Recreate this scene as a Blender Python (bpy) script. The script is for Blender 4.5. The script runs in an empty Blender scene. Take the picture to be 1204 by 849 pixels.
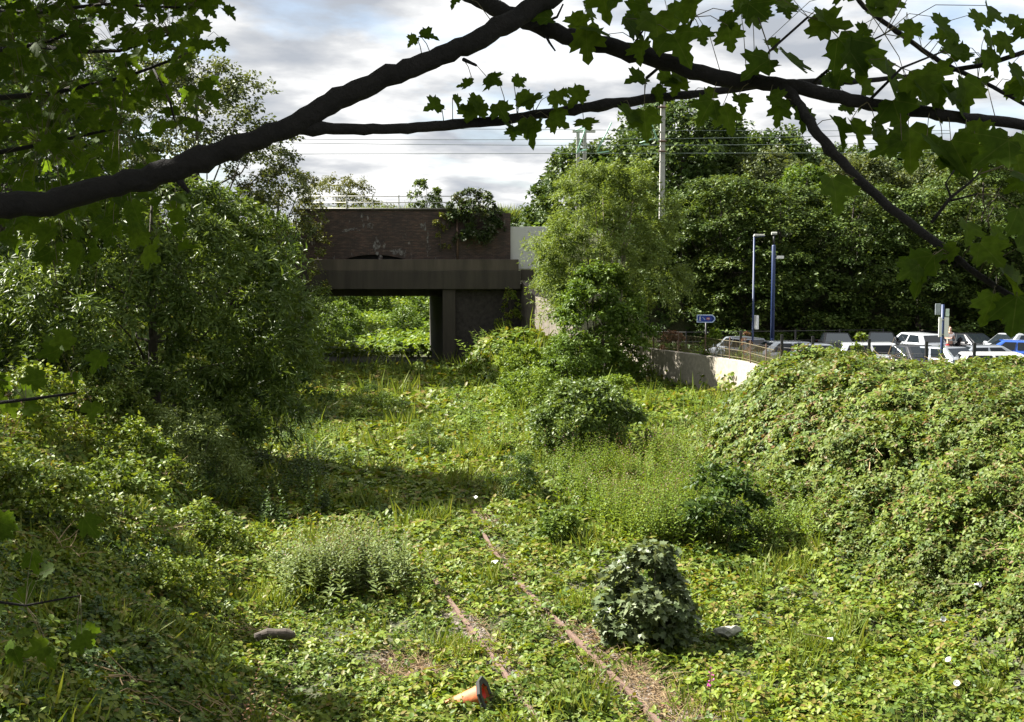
import bpy, bmesh, math, random
import numpy as np
from mathutils import Vector, Matrix

S = bpy.context.scene
COL = S.collection
R = math.radians
rng = np.random.default_rng(11)
random.seed(11)

# ------------------------------------------------------------------ camera
F = 1400.0
CAM = np.array([0.0, 0.0, 5.74])
PIT = math.atan(104.5 / F)
FW = np.array([0, math.cos(PIT), -math.sin(PIT)])
UP = np.array([0, math.sin(PIT), math.cos(PIT)])
RT = np.array([1.0, 0, 0])

def ray(px, py):
    return FW + RT * ((px - 602) / F) - UP * ((py - 424.5) / F)
def P(px, py, d):                      # point at depth d
    return CAM + ray(px, py) * d
def PY(px, py, Y):                     # point on the plane y = Y
    r = ray(px, py); return CAM + r * (Y / r[1])
def G(px, py, z=0.0):                  # point on the plane z
    r = ray(px, py); return CAM + r * ((z - CAM[2]) / r[2])
def GX(px, Y, z=0.0):
    return (px - 602) / F * (Y * math.cos(PIT) + (CAM[2] - z) * math.sin(PIT))

cam = bpy.data.cameras.new('camera')
cam.sensor_width = 36; cam.lens = F / 1204 * 36
cam.clip_end = 6000; cam.clip_start = 0.05
co = bpy.data.objects.new('camera', cam); COL.objects.link(co)
co.location = CAM; co.rotation_euler = (math.pi / 2 - PIT, 0, 0)
S.camera = co

# ------------------------------------------------------------------ helpers
def tag(o, label=None, cat=None, group=None, kind=None):
    if label: o['label'] = label
    if cat: o['category'] = cat
    if group: o['group'] = group
    if kind: o['kind'] = kind
    return o

def empty(name, loc, rz=0.0, label=None, cat=None, group=None):
    o = bpy.data.objects.new(name, None); COL.objects.link(o)
    o.location = loc; o.rotation_euler = (0, 0, rz); o.empty_display_size = .2
    return tag(o, label, cat, group)

def link(name, me, parent=None):
    o = bpy.data.objects.new(name, me); COL.objects.link(o)
    if parent is not None: o.parent = parent
    return o

def kids(o):
    return [c for c in bpy.data.objects if c.parent == o]

def copy_tree(o, parent=None):
    c = o.copy(); COL.objects.link(c); c.parent = parent
    for ch in kids(o): copy_tree(ch, c)
    return c

class MB:
    def __init__(s): s.v = []; s.f = []; s.m = []
    def add(s, vs, fs, m=0):
        n = len(s.v); s.v += [tuple(map(float, v)) for v in vs]
        s.f += [tuple(i + n for i in f) for f in fs]; s.m += [m] * len(fs)
        return s
    def box(s, c, d, rz=0.0, m=0):
        x, y, z = d[0] / 2, d[1] / 2, d[2] / 2; cs, sn = math.cos(rz), math.sin(rz)
        vs = [(c[0] + cs * a - sn * b, c[1] + sn * a + cs * b, c[2] + e) for e in (-z, z) for a, b in ((-x, -y), (x, -y), (x, y), (-x, y))]
        return s.add(vs, [(3, 2, 1, 0), (4, 5, 6, 7), (0, 1, 5, 4), (1, 2, 6, 5), (2, 3, 7, 6), (3, 0, 4, 7)], m)
    def tube(s, pts, rad, n=8, m=0, cap=True):
        pts = [Vector(p) for p in pts]
        if not hasattr(rad, '__len__'): rad = [rad] * len(pts)
        vs = []; fs = []; prev = None
        for i, p in enumerate(pts):
            t = (pts[min(i + 1, len(pts) - 1)] - pts[max(i - 1, 0)])
            if t.length < 1e-9: t = Vector((0, 0, 1))
            t.normalize()
            if prev is None:
                a = Vector((1, 0, 0)) if abs(t.x) < .8 else Vector((0, 1, 0))
                u = (a - t * a.dot(t)).normalized()
            else:
                u = (prev - t * prev.dot(t)).normalized()
            prev = u; w = t.cross(u)
            for k in range(n):
                an = 2 * math.pi * k / n
                vs.append(p + (u * math.cos(an) + w * math.sin(an)) * rad[i])
        for i in range(len(pts) - 1):
            for k in range(n):
                a = i * n + k; b = i * n + (k + 1) % n
                fs.append((a, b, b + n, a + n))
        if cap:
            fs.append(tuple(reversed(range(n)))); fs.append(tuple(range((len(pts) - 1) * n, len(pts) * n)))
        return s.add(vs, fs, m)
    def prism(s, poly, y0, y1, m=0):    # polygon in (x,z) pushed along y
        n = len(poly)
        vs = [(x, y0, z) for x, z in poly] + [(x, y1, z) for x, z in poly]
        fs = [tuple(range(n)), tuple(reversed(range(n, 2 * n)))] + [(i, i + n, (i + 1) % n + n, (i + 1) % n) for i in range(n)]
        return s.add(vs, fs, m)
    def build(s, name, mats, parent=None, smooth=False, bevel=0.0, sub=0):
        me = bpy.data.meshes.new(name); me.from_pydata(s.v, [], s.f); me.update()
        for mt in (mats if isinstance(mats, (list, tuple)) else [mats]): me.materials.append(mt)
        me.polygons.foreach_set('material_index', s.m)
        if smooth: me.polygons.foreach_set('use_smooth', [True] * len(me.polygons))
        o = link(name, me, parent)
        if bevel:
            b = o.modifiers.new('bevel', 'BEVEL'); b.width = bevel; b.segments = 2; b.limit_method = 'ANGLE'
        if sub:
            b = o.modifiers.new('sub', 'SUBSURF'); b.levels = sub; b.render_levels = sub
        return o

def ss(t):
    t = np.clip(t, 0, 1); return t * t * (3 - 2 * t)

def wob(x, y, k=1.0, seed=0):           # cheap smooth noise, about -1..1
    s = seed * 1.7
    return (np.sin(x * 1.3 * k + 1.1 + s) * np.cos(y * 1.7 * k - .6 + s) + .6 * np.sin(x * 2.9 * k - y * 2.1 * k + 2.3 + s)
            + .4 * np.sin(x * 5.3 * k + y * 4.7 * k + s * 2)) / 2

# ------------------------------------------------------------------ materials
def newmat(name):
    m = bpy.data.materials.new(name); m.use_nodes = True
    nt = m.node_tree; nt.nodes.clear()
    o = nt.nodes.new('ShaderNodeOutputMaterial')
    return m, nt, o

def N(nt, t, **kw):
    n = nt.nodes.new(t)
    for k, v in kw.items():
        if k.startswith('i_'):
            n.inputs[k[2:].replace('_', ' ')].default_value = v
        else: setattr(n, k, v)
    return n

def ramp(nt, stops, fac, interp='LINEAR'):
    r = nt.nodes.new('ShaderNodeValToRGB'); r.color_ramp.interpolation = interp
    e = r.color_ramp.elements
    while len(e) < len(stops): e.new(.5)
    for i, (p, c) in enumerate(stops):
        e[i].position = p; e[i].color = (*c, 1) if len(c) == 3 else c
    nt.links.new(fac, r.inputs['Fac']); return r.outputs['Color']

def mixc(nt, fac, a, b, blend='MIX'):
    n = nt.nodes.new('ShaderNodeMix'); n.data_type = 'RGBA'; n.blend_type = blend
    for s, v in ((n.inputs[0], fac), (n.inputs[6], a), (n.inputs[7], b)):
        if hasattr(v, 'is_output'): nt.links.new(v, s)
        elif isinstance(v, (int, float)): s.default_value = v
        else: s.default_value = (*v, 1)
    return n.outputs[2]

def leafmat(name, cols, trans=.32, rough=.5, spec=.2, patch=.35, patchscale=.5, alt=None, veins=False):
    """cols: per-leaf colours run through the leaf's own random value; a slow noise drifts them towards alt."""
    m, nt, o = newmat(name)
    at = N(nt, 'ShaderNodeAttribute', attribute_name='v')
    n = len(cols)
    c = ramp(nt, [(i / (n - 1), k) for i, k in enumerate(cols)], at.outputs['Fac'])
    if veins:
        lc = N(nt, 'ShaderNodeAttribute', attribute_name='lc'); last = None
        for an in (0, 43, -43, 84, -84):
            ca, sa = math.cos(R(an)), math.sin(R(an))
            dx = N(nt, 'ShaderNodeVectorMath', operation='DOT_PRODUCT'); dx.inputs[1].default_value = (ca, sa, 0); nt.links.new(lc.outputs['Vector'], dx.inputs[0])
            dy = N(nt, 'ShaderNodeVectorMath', operation='DOT_PRODUCT'); dy.inputs[1].default_value = (-sa, ca, 0); nt.links.new(lc.outputs['Vector'], dy.inputs[0])
            ab = N(nt, 'ShaderNodeMath', operation='ABSOLUTE'); nt.links.new(dy.outputs['Value'], ab.inputs[0])
            lt = N(nt, 'ShaderNodeMath', operation='LESS_THAN'); lt.inputs[1].default_value = .011 if an == 0 else .008; nt.links.new(ab.outputs[0], lt.inputs[0])
            gt = N(nt, 'ShaderNodeMath', operation='GREATER_THAN'); gt.inputs[1].default_value = 0.0; nt.links.new(dx.outputs['Value'], gt.inputs[0])
            mu = N(nt, 'ShaderNodeMath', operation='MULTIPLY'); nt.links.new(lt.outputs[0], mu.inputs[0]); nt.links.new(gt.outputs[0], mu.inputs[1])
            if last is None: last = mu.outputs[0]
            else:
                mx_ = N(nt, 'ShaderNodeMath', operation='MAXIMUM'); nt.links.new(last, mx_.inputs[0]); nt.links.new(mu.outputs[0], mx_.inputs[1]); last = mx_.outputs[0]
        vf = N(nt, 'ShaderNodeMath', operation='MULTIPLY'); vf.inputs[1].default_value = .55; nt.links.new(last, vf.inputs[0])
        c = mixc(nt, vf.outputs[0], c, (.13, .17, .04))
        bl = N(nt, 'ShaderNodeTexNoise', i_Scale=5.0, i_Detail=4.0); nt.links.new(lc.outputs['Vector'], bl.inputs['Vector'])
        c = mixc(nt, ramp(nt, [(.4, (0, 0, 0)), (.65, (.45,) * 3)], bl.outputs['Fac']), c, tuple(k * .55 for k in cols[0]))
    geo = N(nt, 'ShaderNodeNewGeometry')
    ns = N(nt, 'ShaderNodeTexNoise', i_Scale=patchscale, i_Detail=3.0)
    nt.links.new(geo.outputs['Position'], ns.inputs['Vector'])
    f = ramp(nt, [(.42, (0, 0, 0)), (.62, (patch,) * 3)], ns.outputs['Fac'])
    alt = alt or tuple(k * .62 for k in cols[0])
    c = mixc(nt, f, c, alt)
    pb = N(nt, 'ShaderNodeBsdfPrincipled', i_Roughness=rough); pb.inputs['Specular IOR Level'].default_value = spec
    nt.links.new(c, pb.inputs['Base Color'])
    tr = N(nt, 'ShaderNodeBsdfTranslucent')
    tc = mixc(nt, 1.0, c, (1.35, 1.25, .55), 'MULTIPLY'); nt.links.new(tc, tr.inputs['Color'])
    mx = N(nt, 'ShaderNodeMixShader'); mx.inputs[0].default_value = trans
    nt.links.new(pb.outputs[0], mx.inputs[1]); nt.links.new(tr.outputs[0], mx.inputs[2])
    nt.links.new(mx.outputs[0], o.inputs['Surface'])
    return m

def plain(name, col, rough=.6, metal=0.0, spec=.5, noise=.25, nscale=6.0, bump=0.0, coat=0.0, streak=False):
    m, nt, o = newmat(name)
    tc = N(nt, 'ShaderNodeTexCoord')
    mp = N(nt, 'ShaderNodeMapping'); nt.links.new(tc.outputs['Object'], mp.inputs['Vector'])
    if streak: mp.inputs['Scale'].default_value = (1, 1, .12)
    ns = N(nt, 'ShaderNodeTexNoise', i_Scale=nscale, i_Detail=6.0, i_Roughness=.65); nt.links.new(mp.outputs[0], ns.inputs['Vector'])
    f = ramp(nt, [(.3, (0, 0, 0)), (.7, (1, 1, 1))], ns.outputs['Fac'])
    c = mixc(nt, f, tuple(k * (1 - noise) for k in col), tuple(min(1, k * (1 + noise)) for k in col))
    pb = N(nt, 'ShaderNodeBsdfPrincipled', i_Roughness=rough, i_Metallic=metal); pb.inputs['Specular IOR Level'].default_value = spec
    pb.inputs['Coat Weight'].default_value = coat
    nt.links.new(c, pb.inputs['Base Color'])
    if bump:
        b = N(nt, 'ShaderNodeBump', i_Strength=bump, i_Distance=.02); nt.links.new(ns.outputs['Fac'], b.inputs['Height']); nt.links.new(b.outputs[0], pb.inputs['Normal'])
    nt.links.new(pb.outputs[0], o.inputs['Surface'])
    return m

M = {}
M['bark'] = plain('bark', (.05, .042, .032), .9, noise=.45, nscale=9, bump=.6)
M['pale_bark'] = plain('pale_bark', (.2, .17, .13), .85, noise=.35, nscale=9, bump=.4)
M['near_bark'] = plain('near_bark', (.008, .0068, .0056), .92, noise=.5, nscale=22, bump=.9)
M['stem'] = plain('stem', (.1, .085, .04), .8, noise=.3)
M['rust'] = plain('rust', (.115, .07, .05), .8, noise=.35, nscale=14, bump=.3)
M['concrete'] = plain('concrete', (.4, .37, .31), .9, noise=.22, nscale=3.0, bump=.15, streak=True)
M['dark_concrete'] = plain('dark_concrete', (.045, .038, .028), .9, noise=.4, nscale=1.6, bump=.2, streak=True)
M['blue_steel'] = plain('blue_steel', (.014, .032, .1), .5, noise=.1)
M['black_steel'] = plain('black_steel', (.012, .012, .014), .5, noise=.1)
M['grey_steel'] = plain('grey_steel', (.42, .42, .38), .5, noise=.15)
M['white_board'] = plain('white_board', (.82, .82, .8), .5, noise=.04)
M['pale_panel'] = plain('pale_panel', (.5, .5, .47), .7, noise=.1, nscale=2, streak=True)
M['asphalt'] = plain('asphalt', (.055, .055, .056), .95, noise=.25, nscale=3)
M['tyre'] = plain('tyre', (.015, .015, .015), .8, noise=.1)
M['rim'] = plain('rim', (.5, .5, .52), .3, metal=.8, noise=.05)
M['glass'] = plain('glass', (.012, .016, .02), .05, noise=.05, spec=.45)
M['plate_yellow'] = plain('plate_yellow', (.75, .55, .05), .5, noise=.03)
M['plate_white'] = plain('plate_white', (.8, .8, .8), .5, noise=.03)
M['red_lamp'] = plain('red_lamp', (.6, .02, .02), .2, noise=.05)
M['clear_lamp'] = plain('clear_lamp', (.7, .72, .75), .12, noise=.05)
M['orange'] = plain('orange_plastic', (.45, .13, .045), .65, noise=.5, nscale=14)
M['red_plastic'] = plain('red_plastic', (.7, .03, .015), .5, noise=.12, nscale=9)
M['rubber_and_void_black'] = plain('rubber_and_void_black', (.02, .02, .02), .75, noise=.3)
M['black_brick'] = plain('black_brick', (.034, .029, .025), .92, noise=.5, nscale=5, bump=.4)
M['stone'] = plain('stone', (.24, .24, .2), .9, noise=.2, bump=.4)
M['dead_wood'] = plain('dead_wood', (.06, .048, .038), .9, noise=.3, bump=.6)
M['dry'] = plain('dry_stalks', (.24, .17, .09), .9, noise=.35, nscale=2)
M['skin'] = plain('skin', (.55, .33, .24), .6, noise=.05)
M['white_cloth'] = plain('white_cloth', (.75, .74, .73), .8, noise=.05)
M['dark_cloth'] = plain('dark_cloth', (.03, .026, .03), .85, noise=.1)
M['hair'] = plain('hair', (.22, .13, .07), .7, noise=.2)
M['green_tube'] = plain('green_tube', (.3, .55, .42), .4, noise=.06)
M['insulator'] = plain('insulator', (.1, .06, .045), .3, noise=.1)
M['wire'] = plain('wire', (.1, .13, .12), .5, noise=.1)
M['mast'] = plain('mast', (.36, .35, .33), .85, noise=.15, nscale=4)
M['purple'] = plain('purple_flower', (.4, .1, .32), .7, noise=.25)
M['white_petal'] = plain('white_petal', (.8, .8, .8), .6, noise=.03)

def brickmat():
    m, nt, o = newmat('sooty_brick')
    tc = N(nt, 'ShaderNodeTexCoord'); sp = N(nt, 'ShaderNodeSeparateXYZ'); cb = N(nt, 'ShaderNodeCombineXYZ')
    nt.links.new(tc.outputs['Object'], sp.inputs[0])
    ad = N(nt, 'ShaderNodeMath', operation='ADD'); nt.links.new(sp.outputs[0], ad.inputs[0]); nt.links.new(sp.outputs[1], ad.inputs[1])
    nt.links.new(ad.outputs[0], cb.inputs[0]); nt.links.new(sp.outputs[2], cb.inputs[1])
    bk = N(nt, 'ShaderNodeTexBrick', i_Scale=1.0); bk.inputs['Brick Width'].default_value = .24; bk.inputs['Row Height'].default_value = .08
    bk.inputs['Mortar Size'].default_value = .008
    bk.inputs['Color1'].default_value = (.115, .06, .042, 1); bk.inputs['Color2'].default_value = (.06, .038, .03, 1); bk.inputs['Mortar'].default_value = (.11, .095, .08, 1)
    nt.links.new(cb.outputs[0], bk.inputs['Vector'])
    n1 = N(nt, 'ShaderNodeTexNoise', i_Scale=.9, i_Detail=7.0, i_Roughness=.7); nt.links.new(cb.outputs[0], n1.inputs['Vector'])
    f1 = ramp(nt, [(.35, (0, 0, 0)), (.65, (.75,) * 3)], n1.outputs['Fac'])
    c = mixc(nt, f1, bk.outputs['Color'], (.028, .024, .022))
    m3 = N(nt, 'ShaderNodeMapping'); m3.inputs['Scale'].default_value = (1.1, 7.0, 1); nt.links.new(cb.outputs[0], m3.inputs['Vector'])
    n3 = N(nt, 'ShaderNodeTexNoise', i_Scale=1.6, i_Detail=6.0, i_Roughness=.75); nt.links.new(m3.outputs[0], n3.inputs['Vector'])
    c = mixc(nt, ramp(nt, [(.45, (0, 0, 0)), (.6, (.7,) * 3)], n3.outputs['Fac']), c, (.035, .027, .023))
    c = mixc(nt, ramp(nt, [(.36, (.45,) * 3), (.44, (0, 0, 0))], n3.outputs['Fac']), c, (.2, .13, .1))
    mp = N(nt, 'ShaderNodeMapping'); mp.inputs['Scale'].default_value = (2.2, .9, 1); mp.inputs['Location'].default_value = (3.1, 7.7, 0)
    nt.links.new(cb.outputs[0], mp.inputs['Vector'])
    n2 = N(nt, 'ShaderNodeTexNoise', i_Scale=1.0, i_Detail=5.0, i_Roughness=.6); nt.links.new(mp.outputs[0], n2.inputs['Vector'])
    f2 = ramp(nt, [(.64, (0, 0, 0)), (.72, (.5,) * 3)], n2.outputs['Fac'])      # lime bloom
    c = mixc(nt, f2, c, (.4, .4, .37))
    pb = N(nt, 'ShaderNodeBsdfPrincipled', i_Roughness=.92)
    nt.links.new(c, pb.inputs['Base Color'])
    b = N(nt, 'ShaderNodeBump', i_Strength=.5, i_Distance=.01); nt.links.new(bk.outputs['Fac'], b.inputs['Height']); b.invert = True
    nt.links.new(b.outputs[0], pb.inputs['Normal'])
    nt.links.new(pb.outputs[0], o.inputs['Surface']); return m
M['brick'] = brickmat()

def paint(name, col, rough=.25, metal=.3):
    return plain(name, col, rough, metal=metal, noise=.03, coat=.6)
M['silver'] = paint('silver_paint', (.5, .53, .56)); M['white_paint'] = paint('white_paint', (.66, .67, .68), metal=0)
M['black_paint'] = paint('black_paint', (.012, .013, .016)); M['blue_paint'] = paint('blue_paint', (.03, .1, .42)); M['grey_paint'] = paint('grey_paint', (.2, .22, .25))

# foliage colours (base colours of the leaves themselves)
L = {}
L['bramble'] = leafmat('bramble_leaf', [(.045, .085, .011), (.085, .14, .015), (.13, .185, .019), (.19, .225, .026), (.14, .195, .021), (.18, .13, .035)], .3, patch=.5, alt=(.045, .085, .018))
L['thicket'] = leafmat('thicket_leaf', [(.033, .068, .013), (.064, .112, .017), (.1, .15, .021), (.155, .19, .029), (.1, .155, .023), (.1, .15, .022), (.15, .09, .038)], .3, patch=.45, patchscale=.8, alt=(.06, .085, .025), spec=.2)
L['lush'] = leafmat('lush_leaf', [(.068, .118, .014), (.12, .188, .02), (.175, .235, .027), (.15, .215, .025)], .35, patch=.4, alt=(.06, .12, .02))
L['herb'] = leafmat('herb_leaf', [(.055, .098, .015), (.095, .152, .02), (.14, .198, .029), (.11, .162, .024)], .32, patch=.5, alt=(.04, .08, .02))
L['grey_herb'] = leafmat('grey_herb_leaf', [(.09, .13, .04), (.14, .19, .055), (.19, .24, .08), (.14, .18, .05)], .3, patch=.3)
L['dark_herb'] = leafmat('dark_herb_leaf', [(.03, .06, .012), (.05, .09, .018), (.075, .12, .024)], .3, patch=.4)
L['ash'] = leafmat('ash_leaf', [(.042, .075, .017), (.07, .112, .023), (.105, .155, .034), (.14, .19, .046)], .3, rough=.45, spec=.22, patch=.3)
L['willow'] = leafmat('willow_leaf', [(.085, .13, .027), (.125, .18, .038), (.17, .225, .055), (.135, .195, .042)], .34, patch=.3)
L['bright'] = leafmat('bright_tree_leaf', [(.06, .11, .018), (.09, .15, .022), (.13, .19, .03)], .34, patch=.3)
L['hornbeam'] = leafmat('hornbeam_leaf', [(.034, .063, .013), (.052, .088, .017), (.085, .127, .025), (.13, .17, .034)], .22, patch=.3)
L['wood'] = leafmat('far_tree_leaf', [(.03, .06, .015), (.05, .088, .02), (.075, .115, .027), (.1, .14, .034)], .24, patch=.3)
L['grey_tree'] = leafmat('grey_tree_leaf', [(.06, .085, .03), (.085, .11, .04), (.12, .14, .05)], .28, patch=.3)
L['olive_tree'] = leafmat('olive_tree_leaf', [(.07, .085, .02), (.1, .115, .026), (.14, .14, .03)], .3, patch=.3)
L['sycamore'] = leafmat('sycamore_leaf', [(.045, .085, .009), (.07, .125, .012), (.095, .155, .015)], .6, rough=.6, spec=.08, veins=True, patch=.1, patchscale=2)
L['sapling'] = leafmat('sapling_leaf', [(.06, .09, .035), (.11, .145, .07), (.17, .2, .11)], .25, rough=.4, patch=.2)
L['buddleia'] = leafmat('buddleia_leaf', [(.03, .05, .015), (.05, .08, .022), (.08, .07, .05)], .25, patch=.3)
L['yellow'] = leafmat('yellowing_leaf', [(.13, .15, .02), (.2, .2, .035), (.1, .15, .02)], .3, patch=.2)
L['brown'] = leafmat('brown_leaf', [(.12, .06, .035), (.18, .09, .05), (.14, .1, .05)], .2, patch=.2)
L['grass'] = leafmat('grass_blade', [(.09, .14, .02), (.14, .19, .03), (.19, .2, .05)], .3, patch=.3)

# ------------------------------------------------------------------ leaf clouds
T_KITE = (np.array([(0, 0, 0), (.42, .3, .07), (1, 0, -.05), (.42, -.3, .07)]), [(0, 2, 1), (0, 3, 2)])
T_NARROW = (np.array([(0, 0, 0), (.4, .13, .03), (1, 0, -.12), (.4, -.13, .03)]), [(0, 2, 1), (0, 3, 2)])
T_LANCE = (np.array([(0, 0, 0), (.38, .19, .04), (1, 0, -.12), (.38, -.19, .04)]), [(0, 2, 1), (0, 3, 2)])
T_OVATE = (np.array([(0, 0, 0), (.25, .28, .06), (.62, .27, .04), (1, 0, -.1), (.62, -.27, .04), (.25, -.28, .06), (.5, 0, -.02)]),
           [(0, 6, 2, 1), (6, 3, 2), (0, 5, 4, 6), (6, 4, 3)])
def palmate(c1=.10, c2=.10, fold=0.0):
    prof = [(0, .03), (-.1, .16), (.02, .33), (.12, .36), (.1, .50), (.2, .42), (.3, .40), (.42, .58), (.5, .50), (.62, .56), (.6, .40), (.56, .2), (.68, .26), (.72, .14), (.86, .17), (1.0, 0)]
    up = [(x, y, c1 * y - c2 * x * x + fold * y) for x, y in prof]
    lo = [(x, -y, c1 * y - c2 * x * x - fold * y * .4) for x, y in prof[-2::-1]]
    v = up + lo; n = len(v); c = len(v)
    v = v + [(.34, 0, -.03)]
    fs = [(c, i, i + 1) for i in range(n - 1)] + [(c, n - 1, 0)]
    return np.array(v), fs
T_PALM = palmate()
T_PALMS = [palmate(), palmate(.38, .3, .1), palmate(-.2, .34, .18), palmate(.22, -.12, -.25), palmate(.5, .45, -.1)]
T_PALM_LOW = (np.array([(0, 0, 0), (-.05, .3, .04), (.2, .48, .05), (.42, .33, 0), (.62, .45, -.02), (.62, .18, -.03), (1, 0, -.12),
                        (.62, -.18, -.03), (.62, -.45, -.02), (.42, -.33, 0), (.2, -.48, .05), (-.05, -.3, .04)]),
              [(0, 2, 1), (0, 3, 2), (0, 5, 3), (3, 5, 4), (0, 6, 5), (0, 7, 6), (0, 9, 7), (7, 9, 8), (0, 10, 9), (0, 11, 10)])

def unit(a):
    return a / np.maximum(np.linalg.norm(a, axis=1, keepdims=True), 1e-9)

def leaf_data(pos, nrm, tan, size, tmpl):
    tv, tf = tmpl
    nrm = unit(nrm); tan = tan - nrm * np.sum(tan * nrm, axis=1, keepdims=True); tan = unit(tan); b = np.cross(nrm, tan)
    V = (pos[:, None, :] + size[:, None, None] * (tan[:, None, :] * tv[None, :, 0, None] + b[:, None, :] * tv[None, :, 1, None] + nrm[:, None, :] * tv[None, :, 2, None]))
    return V.reshape(-1, 3)

def leaf_mesh(name, sets, mats, lc=None):
    """sets: list of (pos, nrm, tan, size, tmpl, v, mat_index) -> one mesh"""
    vs = []; loops = []; starts = []; mi = []; av = []; off = 0; lo = 0
    for pos, nrm, tan, size, tmpl, v, k in sets:
        n = len(pos)
        if n == 0: continue
        tv, tf = tmpl; kv = len(tv)
        vs.append(leaf_data(pos, nrm, tan, size, tmpl))
        fl = np.concatenate([np.array(f) for f in tf]); lens = np.array([len(f) for f in tf])
        loops.append((off + np.arange(n)[:, None] * kv + fl[None, :]).ravel())
        st = np.concatenate([[0], np.cumsum(lens)[:-1]])
        starts.append((lo + np.arange(n)[:, None] * len(fl) + st[None, :]).ravel())
        mi.append(np.full(n * len(tf), k)); av.append(np.repeat(v, kv))
        off += n * kv; lo += n * len(fl)
    vs = np.concatenate(vs); loops = np.concatenate(loops); starts = np.concatenate(starts)
    me = bpy.data.meshes.new(name)
    me.vertices.add(len(vs)); me.vertices.foreach_set('co', vs.astype(np.float32).ravel())
    me.loops.add(len(loops)); me.loops.foreach_set('vertex_index', loops.astype(np.int32))
    me.polygons.add(len(starts)); me.polygons.foreach_set('loop_start', starts.astype(np.int32))
    for m in mats: me.materials.append(m)
    me.polygons.foreach_set('material_index', np.concatenate(mi).astype(np.int32))
    if lc is not None: a = me.attributes.new('lc', 'FLOAT_VECTOR', 'POINT'); a.data.foreach_set('vector', lc.astype(np.float32).ravel())
    a = me.attributes.new('v', 'FLOAT', 'POINT'); a.data.foreach_set('value', np.concatenate(av).astype(np.float32))
    me.update(calc_edges=True); me.validate()
    return me

def twigs_leaves(g, c, r, ntw, lpt, leaf, flat=.7, outward=None, up=.35, droop=.25, nrm_up=.7, lvar=.35):
    """leaves along curved twigs that fan from each bough centre. c (n,3), r (n,)"""
    n = len(c); k = n * ntw
    cc = np.repeat(c, ntw, axis=0); rr = np.repeat(r, ntw)
    d = unit(g.normal(size=(k, 3)))
    if outward is not None: d = unit(d + .75 * np.repeat(outward, ntw, axis=0))
    d[:, 2] = d[:, 2] * flat + up * .5
    d = unit(d)
    ln = rr * g.uniform(.55, 1.2, k)
    kk = k * lpt
    t = g.uniform(.15, 1.0, kk) ** .8
    D = np.repeat(d, lpt, axis=0); Ln = np.repeat(ln, lpt)
    pos = np.repeat(cc, lpt, axis=0) + D * (t * Ln)[:, None]
    pos[:, 2] -= droop * (t ** 2) * Ln
    side = unit(np.cross(D, g.normal(size=(kk, 3))))
    pos += side * (leaf * g.uniform(.0, .9, kk))[:, None]
    tan = unit(D * .6 + side * .9 + np.array([0, 0, -.35]) + .25 * g.normal(size=(kk, 3)))
    nrm = unit(np.array([0, 0, nrm_up]) + .3 * D + .55 * g.normal(size=(kk, 3)))
    size = leaf * g.uniform(1 - lvar, 1 + lvar, kk)
    v = np.clip(np.repeat(np.repeat(g.uniform(0, 1, n), ntw), lpt) * .45 + g.uniform(0, 1, kk) * .6, 0, 1)
    return pos, nrm, tan, size, v

def crown_boughs(g, base, top, R, nb, prof, squash=(1, 1), inner=.3, br=(.2, .36), lean=(0, 0)):
    t = g.uniform(0, 1, nb); a = g.uniform(0, 2 * math.pi, nb)
    rad = R * prof(t) * (inner + (1 - inner) * g.uniform(0, 1, nb) ** .45)
    rad *= 1 + .16 * np.sin(a * 3 + g.uniform(0, 6)) + .1 * np.sin(a * 5 + 7 * t)
    c = np.stack([np.cos(a) * rad * squash[0] + lean[0] * t, np.sin(a) * rad * squash[1] + lean[1] * t, base + (top - base) * t], 1)
    r = R * g.uniform(br[0], br[1], nb)
    out = np.stack([np.cos(a), np.sin(a), (t - .35) * 1.2], 1)
    return c, r, unit(out), t
P_ROUND = lambda t: np.sqrt(np.clip(1 - (2 * t - .9) ** 2 / 1.3, .04, 1))
P_TALL = lambda t: np.sqrt(np.clip(1 - (1.75 * t - .65) ** 2 / 1.35, .03, 1))
P_DOME = lambda t: np.sqrt(np.clip(1.02 - t ** 2, .03, 1))
P_CONE = lambda t: .15 + .95 * (1 - t)

def trunk_mesh(name, g, c, t, H, r0, base_frac, mat, parent, nlimb=14, stems=1, lean=(0, 0), spread=.0):
    mb = MB()
    order = g.permutation(len(c))[:nlimb]
    axes = []
    for s in range(stems):
        an = 2 * math.pi * s / max(stems, 1) + .4
        off = np.array([math.cos(an), math.sin(an)]) * spread
        pts = []; rad = []
        for i in range(8):
            f = i / 7
            w = .12 * H * .12
            pts.append((off[0] * (.12 + f * 1.6) + lean[0] * f + g.normal() * w * .25 * (f > 0), off[1] * (.12 + f * 1.6) + lean[1] * f + g.normal() * w * .25 * (f > 0), -.3 + f * (H * .86 + .3)))
            rad.append(r0 * (1.25 if i == 0 else 1) * (1 - .85 * f) / math.sqrt(stems))
        mb.tube(pts, rad, 9); axes.append(np.array(pts))
    for q, i in enumerate(order):
        ax = axes[q % stems]
        zt = c[i][2] * g.uniform(.45, .75); k = int(np.argmin(abs(ax[:, 2] - max(zt, H * base_frac * .6))))
        p0 = ax[k]; p3 = c[i]; mid = p0 * .45 + p3 * .55 + np.array([0, 0, -.1 * np.linalg.norm(p3 - p0)]) + g.normal(size=3) * .03 * H
        rr = r0 * .34 * (1 - .6 * k / 8) / math.sqrt(stems)
        mb.tube([p0, p0 * .7 + mid * .3, mid, p3], [rr, rr * .8, rr * .55, rr * .18], 6, cap=False)
    return mb.build(name, mat, parent, smooth=True)

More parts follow.
